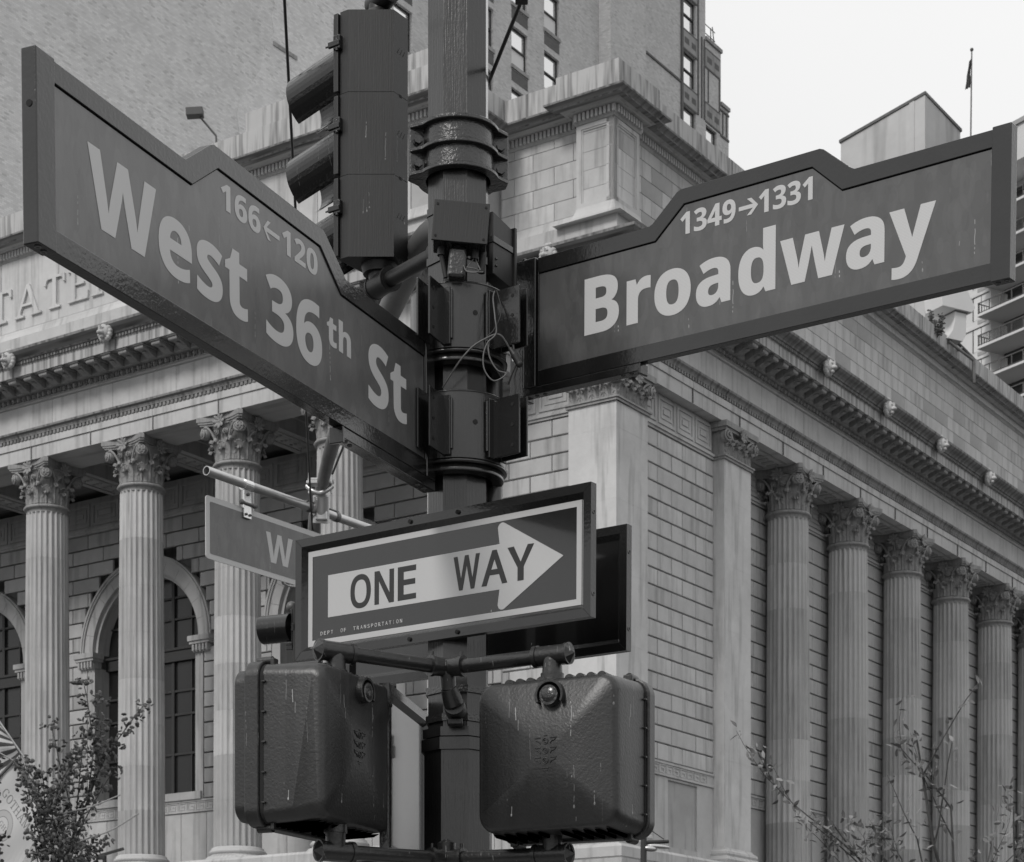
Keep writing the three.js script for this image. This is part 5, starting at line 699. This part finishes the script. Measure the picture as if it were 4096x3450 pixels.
// ---------------------------------------------------------------- the traffic signal beside the pole
{
  const o = thing('traffic_signal', 'three-section black traffic signal seen from behind, with long tunnel visors', 'traffic signal', [-0.5745, 4.456, -6.97], TR);   // local x runs along 36th Street, -z... the lamps face -? : local +z is the back
  // in the local frame +x is away down 36th Street and +z points back from the lamps
  const sec = 0.2893, prof = poly([[0, -0.035], [0, 0], [0.0894, 0.1327], [0.1712, 0.1327], [0.2606, 0], [0.2606, -0.035]].map(([x, z]) => [x, -z]));
  const r = rng(3);
  for (let i = 0; i < 3; i++) {
    const y0 = i * sec, g = ext(prof, sec - 0.0016, 0); g.rotateX(-Math.PI / 2); 
    mesh('signal_section', mv(flat(g), 0, y0 + 0.0008, 0), M.signal, o);
    mesh('door', [rb(0.284, sec - 0.012, 0.02, 0.004, 0.1303, y0 + sec / 2, -0.047), rb(0.268, sec - 0.03, 0.008, 0.002, 0.1303, y0 + sec / 2, -0.060)], M.signal, o);
    // tunnel visor: a tilted tube cut away underneath
    const pos = [], R0 = 0.100, N = 30, Lv = 0.265, tl = 14 * RAD, rim = (a) => Lv * (0.94 + 0.06 * Math.sin(a)); const Pt = (a, t, q) => { const x = Math.cos(a) * (R0 - 0.003 * q), y = Math.sin(a) * (R0 - 0.003 * q), z = -t * rim(a); return [0.1303 + x, y0 + sec / 2 + y + z * Math.tan(tl), -0.06 + z]; };
    for (let q = 0; q < 2; q++) for (let k = 0; k < N; k++) { const a0 = -62 * RAD + k / N * 304 * RAD, a1 = -62 * RAD + (k + 1) / N * 304 * RAD, A = Pt(a0, 0, q), B = Pt(a1, 0, q), C = Pt(a1, 1, q), D = Pt(a0, 1, q); pos.push(...A, ...B, ...C, ...A, ...C, ...D); }
    let v = new THREE.BufferGeometry(); v.setAttribute('position', new THREE.BufferAttribute(new Float32Array(pos), 3)); v.computeVertexNormals();
    mesh('visor', v, M.black, o); const ln = new THREE.CylinderGeometry(0.094, 0.094, 0.006, 30); ln.rotateX(Math.PI / 2); mesh('lens', mv(ln, 0.1303, y0 + sec / 2, -0.066), M.glassDark, o);
    mesh('latch', [rb(0.02, 0.05, 0.03, 0.004, -0.008, y0 + sec * 0.62, -0.04), rb(0.012, 0.02, 0.05, 0.003, -0.017, y0 + sec * 0.60, -0.05), cyl(V(-0.012, y0 + sec * 0.69, -0.04), V(-0.012, y0 + sec * 0.52, -0.04), 0.007, 0.007, 8), cyl(V(-0.015, y0 + sec * 0.60, -0.05), V(-0.02, y0 + sec * 0.585, -0.085), 0.004, 0.003, 6)], M.black, o);
    mesh('joint_mark', bx(0.12, 0.135, y0 - 0.006, y0 + 0.004, 0.132, 0.1333), M.seal, o);
    { const q = []; for (let k = 0; k < 3; k++) q.push(cyl(V(0.11 + k * 0.016, y0 + sec * 0.5, 0.1332), V(0.122 + k * 0.016, y0 + sec * 0.57, 0.1332), 0.0012, 0.0012, 4)); mesh('cast_mark', q, M.signal, o); }
  }
  mesh('visor_hub', [cyl(V(0.1303, -0.03, 0.04), V(0.1303, 0.01, 0.04), 0.06, 0.07, 20), cyl(V(0.1303, 3 * sec - 0.01, 0.04), V(0.1303, 3 * sec + 0.03, 0.04), 0.07, 0.05, 20)], M.signal, o);
  const arm = thing('signal_bracket', 'lower black pipe arm joining the traffic signal to the pole', 'bracket arm'); const h = V(-0.4695, 4.388, -7.05), e = V(-0.235, 4.340, -6.64), d = e.clone().sub(h).normalize();
  mesh('pipe', cyl(h, e, 0.0265, 0.0265, 26), M.signal, arm); mesh('elbow', [cyl(h.clone().addScaledVector(d, -0.035), h.clone().addScaledVector(d, 0.085), 0.041, 0.039, 26), cyl(h.clone().addScaledVector(d, 0.075), h.clone().addScaledVector(d, 0.092), 0.043, 0.043, 26), cyl(h, V(h.x, 4.45, h.z), 0.038, 0.042, 20), cyl(h.clone().addScaledVector(d, -0.042), h.clone().addScaledVector(d, -0.03), 0.043, 0.043, 26)], M.signal, arm); mesh('pole_flange', [cyl(e.clone().addScaledVector(d, -0.05), e, 0.036, 0.04, 22)], M.signal, arm);
  const up = thing('signal_bracket', 'upper black pipe arm at the top of the traffic signal', 'bracket arm'); const h2 = V(-0.4695, 5.392, -7.05), e2 = V(-0.235, 5.40, -6.64), d2 = e2.clone().sub(h2).normalize();
  mesh('pipe', cyl(h2, e2, 0.0265, 0.0265, 26), M.signal, up); mesh('elbow', [cyl(h2.clone().addScaledVector(d2, -0.04), h2.clone().addScaledVector(d2, 0.09), 0.041, 0.041, 26), cyl(V(h2.x, 5.31, h2.z), h2, 0.042, 0.038, 20), ball(h2.x, h2.y, h2.z, 0.042, 14)], M.signal, up);
}
// ---------------------------------------------------------------- the mast arm over the street and what hangs from its end
{
  const ma = thing('mast_arm', 'long grey tapering mast arm reaching back over the street behind the signs', 'mast arm');
  const c = new THREE.CatmullRomCurve3([V(-0.215, 4.45, -6.68), V(-0.300, 4.505, -6.95), V(-0.485, 4.626, -7.9), V(-0.700, 4.78, -9.1), V(-0.910, 4.913, -10.3), V(-1.103, 5.044, -11.6), V(-1.16, 5.085, -12.0)]);
  const g = new THREE.TubeGeometry(c, 70, 1, 22), p = g.attributes.position; for (let i = 0; i <= 70; i++) { const q = c.getPointAt(i / 70), r = 0.050 - 0.016 * i / 70; for (let j = 0; j <= 22; j++) { const k = i * 23 + j; p.setXYZ(k, q.x + (p.getX(k) - q.x) * r, q.y + (p.getY(k) - q.y) * r, q.z + (p.getZ(k) - q.z) * r); } }
  mesh('tube', g, M.galv, ma);
  mesh('end_clamp', [rb(0.15, 0.02, 0.07, 0.006, -1.125, 5.075, -11.7), rb(0.15, 0.02, 0.07, 0.006, -1.125, 5.035, -11.62), cyl(V(-1.19, 4.99, -11.66), V(-1.19, 5.11, -11.66), 0.007, 0.007, 6), cyl(V(-1.06, 4.99, -11.66), V(-1.06, 5.11, -11.66), 0.007, 0.007, 6), tube([V(-1.20, 5.02, -11.62), V(-1.16, 4.985, -11.6), V(-1.125, 4.975, -11.6), V(-1.09, 4.985, -11.6), V(-1.05, 5.02, -11.62)], 0.014, 16, 7)], M.alu, ma);
  mesh('hanger', [cyl(V(-1.128, 5.0, -11.75), V(-1.130, 4.90, -11.8), 0.05, 0.045, 18), cyl(V(-1.13, 4.92, -11.8), V(-1.135, 4.86, -11.82), 0.047, 0.05, 18), rb(0.07, 0.11, 0.05, 0.01, -1.128, 4.915, -11.78)], M.alu, ma);
  mesh('drop_tube', [cyl(V(-1.19, 4.97, -12.0), V(-1.225, 4.63, -12.2), 0.036, 0.052, 18), cyl(V(-1.222, 4.70, -12.18), V(-1.224, 4.685, -12.19), 0.056, 0.056, 18)], M.galv, ma);
  const bp = V(-1.691, 4.924, -11.0), dr = V(0.5585, 0.006, -0.8295), at = (s, y = 0) => bp.clone().addScaledVector(dr, s).add(V(0, y, 0));
  const pp = thing('sign_pipe', 'bright aluminium pipe clamped across the end of the mast arm', 'pipe'); { const t = new THREE.CylinderGeometry(0.0262, 0.0262, 2.5, 26, 1, true), ti = new THREE.CylinderGeometry(0.0215, 0.0215, 2.5, 20, 1, true), q = new THREE.Quaternion().setFromUnitVectors(V(0, 1, 0), dr.clone().normalize()), m = at(1.25); for (const k of [t, ti]) { k.applyQuaternion(q); k.translate(m.x, m.y, m.z); } const rg = new THREE.RingGeometry(0.0215, 0.0262, 26); rg.applyQuaternion(new THREE.Quaternion().setFromUnitVectors(V(0, 0, 1), dr.clone().multiplyScalar(-1).normalize())); mesh('tube', [t, ti, mv(rg, bp.x, bp.y, bp.z)], M.alu, pp); }
  mesh('pipe_clamp', [cyl(at(0.86), at(0.89), 0.031, 0.031, 18), cyl(at(1.12), at(1.15), 0.031, 0.031, 18), (() => { const k = rb(0.30, 0.008, 0.03, 0.002); k.rotateY(TR); const m = at(1.0, 0.03); return mv(k, m.x, m.y, m.z); })()], M.galv, pp);
  const ws = thing('street_sign', 'smaller white-bordered sign showing a W, hanging under the bright pipe', 'street sign', [-1.694, 4.792, -11.0], TR); signFrame(ws, TR / RAD, 0.2, 0);
  mesh('plate', ext((() => { const s = rrect(2.1, 0.35, 0.02); return s; })(), 0.006, -0.006), M.whiteSheet, ws).position.set(1.05, -0.175, 0); mesh('face', mv(ext(rrect(2.035, 0.288, 0.008), 0.0012, 0), 1.05, -0.175, 0.0005), M.face, ws);
  mesh('lettering', words(sansB, 'W', 0.50, 0.735, -0.262, 0.17, 0.0018, 0.001, 0.004), M.whiteSheet, ws); mesh('lettering', words(sansB, '36', 0.95, 1.30, -0.262, 0.17, 0.0018, 0.001, 0.004), M.whiteSheet, ws); mesh('lettering', words(sansB, 'St', 1.5, 1.8, -0.262, 0.17, 0.0018, 0.001, 0.004), M.whiteSheet, ws);
  for (const s of [0.33, 1.75]) { const hg = new THREE.Group(); hg.name = 'hanger'; hg.position.set(s, 0, 0.008); ws.add(hg); mesh('strap', [rb(0.062, 0.19, 0.012, 0.002, 0, 0.035, 0.002), cyl(V(-0.034, 0.128, -0.002), V(0.034, 0.128, -0.002), 0.032, 0.032, 20)], M.bright, hg); mesh('bolt', [cyl(V(-0.07, 0.02, 0.012), V(0.07, 0.02, 0.012), 0.009, 0.009, 8), ball(-0.055, 0.02, 0.012, 0.016, 8), ball(0.05, 0.02, 0.012, 0.016, 8), ball(0, 0.075, 0.012, 0.010, 8), ball(-0.016, -0.04, 0.012, 0.008, 8), ball(0.016, -0.04, 0.012, 0.008, 8)], M.galv, hg); }
  // tie rods
  tagged('tie_rod', 'thin dark tie rod running from above the pole down to the mast arm end', 'tie rod', [cyl(V(0.027, 4.934, -6.2), V(-1.048, 5.087, -11.6), 0.0066, 0.0066, 10), rb(0.04, 0.036, 0.05, 0.004, 0.03, 4.945, -6.18)], M.rod);
  tagged('guy_rod', 'thin black rod running up beside the traffic signal from the mast arm end', 'guy rod', [cyl(V(-1.222, 4.86, -12.2), V(-0.66, 5.47, -5.3), 0.0058, 0.0058, 10)], M.rod);
  // small signal at the arm end
  const sg = thing('small_traffic_signal', 'smaller traffic signal with a single round visor showing left of the one way sign', 'traffic signal', [-1.33, 3.9, -12.2]);
  { const v = new THREE.CylinderGeometry(0.086, 0.086, 0.20, 34, 1, true), vi = new THREE.CylinderGeometry(0.083, 0.083, 0.20, 34, 1, true); for (const k of [v, vi]) { k.rotateZ(Math.PI / 2); k.rotateY(-0.38); k.translate(-0.105, 0.405, 0.04); } mesh('visor', [v, vi], M.black, sg); }
  mesh('housing', [rb(0.13, 1.0, 0.26, 0.01, 0.09, 0.06, -0.05), rb(0.03, 0.98, 0.27, 0.006, 0.012, 0.06, -0.02), rb(0.014, 0.22, 0.16, 0.02, -0.008, 0.41, 0.02)], M.signal, sg);
  mesh('hub', [cyl(V(-0.02, 0.545, 0.02), V(0.06, 0.53, 0.0), 0.03, 0.026, 14), ball(-0.02, 0.545, 0.02, 0.034, 12), cyl(V(0.03, 0.54, 0), V(0.07, 1.0, 0), 0.012, 0.012, 8)], M.galv, sg);
  { const t = new THREE.TorusGeometry(0.055, 0.0065, 8, 26); t.rotateX(1.35); t.scale(1.3, 1, 1); mesh('wire_loop', mv(t, 0.0, 0.685, 0.06), M.alu, sg); }
  mesh('latch', [rb(0.025, 0.05, 0.03, 0.005, 0.0, 0.40, 0.1), rb(0.04, 0.03, 0.02, 0.004, -0.03, 0.29, 0.05), rb(0.03, 0.04, 0.02, 0.004, -0.01, 0.50, 0.06)], M.black, sg);
}
// ---------------------------------------------------------------- street level things along the bottom edge
function twigTree(name, label, base, seed, o) {
  const t = thing(name, label, 'tree', base), r = rng(seed), wood = [], tips = [];
  const grow = (p, d, len, rad, lvl) => {
    const n = 5; let q = p.clone(), dir = d.clone(); for (let i = 0; i < n; i++) { const e = q.clone().addScaledVector(dir, len / n); wood.push(cyl(q, e, rad * (1 - 0.55 * i / n), rad * (1 - 0.55 * (i + 1) / n), 6)); if (lvl >= o.leafFrom) tips.push([e.clone(), dir.clone(), lvl]); if (lvl < o.levels && i > (lvl === 0 ? o.clear : 0)) for (let k = 0; k < o.kids; k++) if (r() < o.prob) { const a = r() * 6.28, s = o.spread * (0.6 + 0.6 * r()), nd = dir.clone().add(V(Math.cos(a) * s, o.lift * r(), Math.sin(a) * s * 0.7)).normalize(); grow(e, nd, len * (0.42 + 0.25 * r()), rad * 0.45, lvl + 1); } q = e; dir = dir.clone().add(V((r() - 0.5) * o.bend, (r() - 0.3) * o.bend, (r() - 0.5) * o.bend)).normalize(); }
  };
  for (const [p, d, len, rad] of o.starts) grow(p, d.normalize(), len, rad, 0);
  mesh('trunk', wood, o.bark, t); return { t, tips, r };
}
{ // left: an upright sapling of small leaves
  const { t, tips, r } = twigTree('street_tree', 'slender small-leaved street tree in front of the columns at lower left', [-6.35, 0.14, -27], 912, { starts: [[V(0, 0, 0), V(0.02, 1, 0), 3.5, 0.06]], levels: 2, kids: 4, prob: 0.6, spread: 0.62, lift: 0.35, bend: 0.16, clear: 1, leafFrom: 1, bark: M.bark });
  const lf = [], q = new THREE.IcosahedronGeometry(0.034, 0); for (const [p, d] of tips) for (let k = 0; k < 16; k++) { const c = q.clone(); c.scale(1.25, 0.35, 0.85); rot(c, r() * 6, r() * 6, r() * 6); lf.push(mv(c, p.x + (r() - 0.5) * 0.26, p.y + (r() - 0.5) * 0.17, p.z + (r() - 0.5) * 0.24)); }
  mesh('leaves', lf, M.leafD, t, { kind: 'stuff' });
  const bare = []; for (const [x, y, ex, ey] of [[0.55, 4.5, 1.3, 4.95], [0.3, 4.9, 1.05, 5.2], [-0.5, 5.6, -0.9, 6.1], [0.15, 5.2, 0.5, 5.5], [0.2, 3.9, 1.0, 4.15], [0.3, 3.6, 0.9, 3.7]]) bare.push(tube([V(0, y - 0.3, 0), V(x * 0.6, y, 0.05), V((x + ex) / 2, (y + ey) / 2, 0.08), V(ex, ey, 0.1)], 0.010, 12, 5)); mesh('twig', bare, M.barkPale, t, { kind: 'stuff' });
}
{ // right: a broad young tree with larger pale leaves
  const { t, tips, r } = twigTree('street_tree', 'young tree with larger pale leaves in front of the columns at lower right', [4.42, 0.14, -20], 77, { starts: [[V(0, 0, 0), V(0.0, 1, 0), 3.1, 0.05], [V(0, 2.65, 0), V(-0.66, 0.55, 0.1), 1.75, 0.022], [V(0, 2.65, 0), V(0.10, 1, 0), 1.45, 0.022], [V(0.02, 2.7, 0), V(0.75, 0.62, 0), 1.35, 0.018], [V(0, 2.6, 0), V(-0.35, 0.7, 0.2), 1.3, 0.016], [V(0, 2.9, 0), V(-0.75, 0.28, 0.1), 1.2, 0.012], [V(0, 2.65, 0), V(0.4, 0.75, -0.2), 1.3, 0.014]], levels: 2, kids: 2, prob: 0.3, spread: 0.8, lift: 0.45, bend: 0.22, clear: -1, leafFrom: 0, bark: M.bark });
  const leaf = (b) => { const s = new THREE.Shape(); s.moveTo(0, 0); s.quadraticCurveTo(0.036, 0.03, 0, 0.09); s.quadraticCurveTo(-0.036, 0.03, 0, 0); const g = new THREE.ShapeGeometry(s, 5), p = g.attributes.position; for (let i = 0; i < p.count; i++) p.setZ(i, -0.9 * Math.abs(p.getX(i)) + b * p.getY(i) * p.getY(i)); g.computeVertexNormals(); return clean(g); };
  const L = [leaf(-3), leaf(-6), leaf(1)], mats = [M.leafL, M.leafM, M.leafL, M.leafD]; let n = 0; const rest = [];
  for (const [p, d, lvl] of tips) { if (p.y < 3.1) continue; for (let k = 0; k < 3; k++) { const x = p.x + (r() - 0.5) * 0.14, y = p.y + (r() - 0.5) * 0.12, z = p.z + (r() - 0.5) * 0.14; if (n < 300) { const m = raw('leaf', L[n % 3], mats[Math.floor(r() * 4)], t); m.position.set(x, y, z); m.rotation.set(r() * 6, r() * 6, r() * 6); n++; } else { const c = L[n % 3].clone(); rot(c, r() * 6, r() * 6, r() * 6); rest.push(mv(c, x, y, z)); } } }
  if (rest.length) mesh('leaves', rest, M.leafM, t, { kind: 'stuff' });
}
{ // flags on poles from the bank
  const cloth = (pts, nu, nv, amp, tex) => { const [a, b, c, d] = pts, pos = [], uv = [], P = (u, v) => { const x = (1 - u) * (1 - v) * a[0] + u * (1 - v) * b[0] + u * v * c[0] + (1 - u) * v * d[0], y = (1 - u) * (1 - v) * a[1] + u * (1 - v) * b[1] + u * v * c[1] + (1 - u) * v * d[1]; return [x, y, amp * Math.sin(u * 9 + v * 4) * (0.2 + v) + amp * 0.6 * Math.sin(v * 11 - u * 5)]; }; for (let i = 0; i < nu; i++) for (let j = 0; j < nv; j++) { const Q = [[i, j], [i + 1, j], [i + 1, j + 1], [i, j], [i + 1, j + 1], [i, j + 1]]; for (const [p, q] of Q) { pos.push(...P(p / nu, q / nv)); uv.push(p / nu, 1 - q / nv); } } const g = new THREE.BufferGeometry(); g.setAttribute('position', new THREE.BufferAttribute(new Float32Array(pos), 3)); g.setAttribute('uv', new THREE.BufferAttribute(new Float32Array(uv), 2)); g.computeVertexNormals(); return g; };
  const cv = (w, h, f) => { const c = document.createElement('canvas'); c.width = w; c.height = h; f(c.getContext('2d'), w, h); const t = new THREE.CanvasTexture(c); t.colorSpace = THREE.SRGBColorSpace; return t; };
  const K = 40 / 7950, at = (u, v) => [(u - 2048) * K, 1.6 + (4285 - v) * K];
  const ban = thing('hall_banner', 'white banner with a round seal and the letters HALL, hanging at lower left', 'banner', [0, 0, -40]);
  const tb = cv(512, 512, (x, w, h) => { x.fillStyle = '#c9c9c9'; x.fillRect(0, 0, w, h); x.strokeStyle = '#8a8a8a'; x.lineWidth = 5; x.beginPath(); x.arc(250, 300, 88, 0, 7); x.stroke(); x.fillStyle = 'rgba(140,140,140,0.35)'; x.beginPath(); x.arc(250, 300, 88, 0, 7); x.fill(); x.fillStyle = '#c4c4c4'; x.beginPath(); x.arc(250, 300, 50, 0, 7); x.fill(); x.strokeStyle = '#777'; x.lineWidth = 4; x.stroke(); x.fillStyle = '#707070'; x.font = '44px serif'; x.fillText('GH', 220, 315); x.font = '92px serif'; x.fillStyle = '#7a7a7a'; x.fillText('HALL', 140, 472); x.font = '74px serif'; x.fillText('GOTHAM', 95, 190); });
  const m1 = new THREE.Mesh(cloth([at(62, 3048), at(192, 3258), at(28, 3560), at(-170, 3262)], 18, 18, 0.035), std({ map: tb, color: G3(0.85), side: THREE.DoubleSide })); m1.name = 'cloth'; ban.add(m1);
  mesh('pole', [cyl(V(...at(354, 3442), 0.02), V(...at(62, 3042), 0.05), 0.055, 0.035, 12)], M.barkPale, ban); mesh('sleeve', [cyl(V(...at(130, 3145), 0.05), V(...at(64, 3046), 0.06), 0.05, 0.05, 10), cyl(V(...at(62, 3040), 0.05), V(...at(-20, 3130), 0.05), 0.03, 0.03, 8)], M.sash, ban);
  const fl = thing('striped_flag', 'striped flag draped above the white banner at the left edge', 'flag', [0, 0, -40.5]);
  const ts = cv(256, 256, (x, w, h) => { for (let i = 0; i < 13; i++) { x.fillStyle = i % 2 ? '#cccccc' : '#4a4a4a'; x.fillRect(0, i * h / 13, w, h / 13 + 1); } });
  const m2 = new THREE.Mesh(cloth([at(-190, 2680), at(2, 2905), at(60, 3020), at(-120, 3250)], 14, 14, 0.06), std({ map: ts, color: G3(0.85), side: THREE.DoubleSide })); m2.name = 'cloth'; fl.add(m2); mesh('pole', cyl(V(...at(90, 3040), 0), V(...at(-100, 2760), 0.1), 0.02, 0.02, 8), M.alu, fl);
}
{
  const lp = thing('street_lamp', 'dark street lamp post with short arm and pale lamp heads, behind the right walk signal', 'street lamp', [2.12, 0.14, -32]);
  mesh('post', cyl(V(0, 0, 0), V(0, 5.3, 0), 0.07, 0.05, 14), M.rod, lp); mesh('arm', [cyl(V(-0.02, 5.14, 0), V(0.41, 5.17, -0.1), 0.035, 0.03, 10), cyl(V(0, 5.42, 0), V(0.33, 5.2, -0.05), 0.008, 0.008, 6)], M.rod, lp);
  const hd = (x0, y0, x1, y1, r) => { const g = new THREE.SphereGeometry(1, 18, 10); g.scale((x1 - x0) / 2, r, r * 1.2); return mv(rot(g, 0, 0, Math.atan2(y1 - y0, x1 - x0)), (x0 + x1) / 2, (y0 + y1) / 2, 0); };
  mesh('lamp_head', [hd(-0.02, 5.06, 0.22, 5.03, 0.05)], M.alu, lp); mesh('lamp_head', [hd(0.05, 5.10, 0.43, 5.06, 0.035)], M.alu, lp);
  const cm = thing('camera_bracket', 'small dark camera on a bracket near a column base at lower left', 'camera', [-10.2, 7.0, -50]);
  mesh('body', [rot(rb(0.75, 0.07, 0.09, 0.01, 0.1, 0.07, 0), 0, 0, 0.28)], M.rod, cm); mesh('bracket', [cyl(V(-0.05, 0.02, 0), V(-0.05, -0.3, 0), 0.05, 0.05, 8), rb(0.2, 0.12, 0.12, 0.02, -0.12, -0.02, 0)], M.rod, cm);
}
const renderer = new THREE.WebGLRenderer({ antialias: true });
renderer.setSize(1024, 862); renderer.toneMapping = THREE.LinearToneMapping; renderer.toneMappingExposure = EXPOSURE; renderer.outputColorSpace = THREE.SRGBColorSpace;
renderer.shadowMap.enabled = true; renderer.shadowMap.type = THREE.PCFSoftShadowMap;
renderer.render(scene, camera);
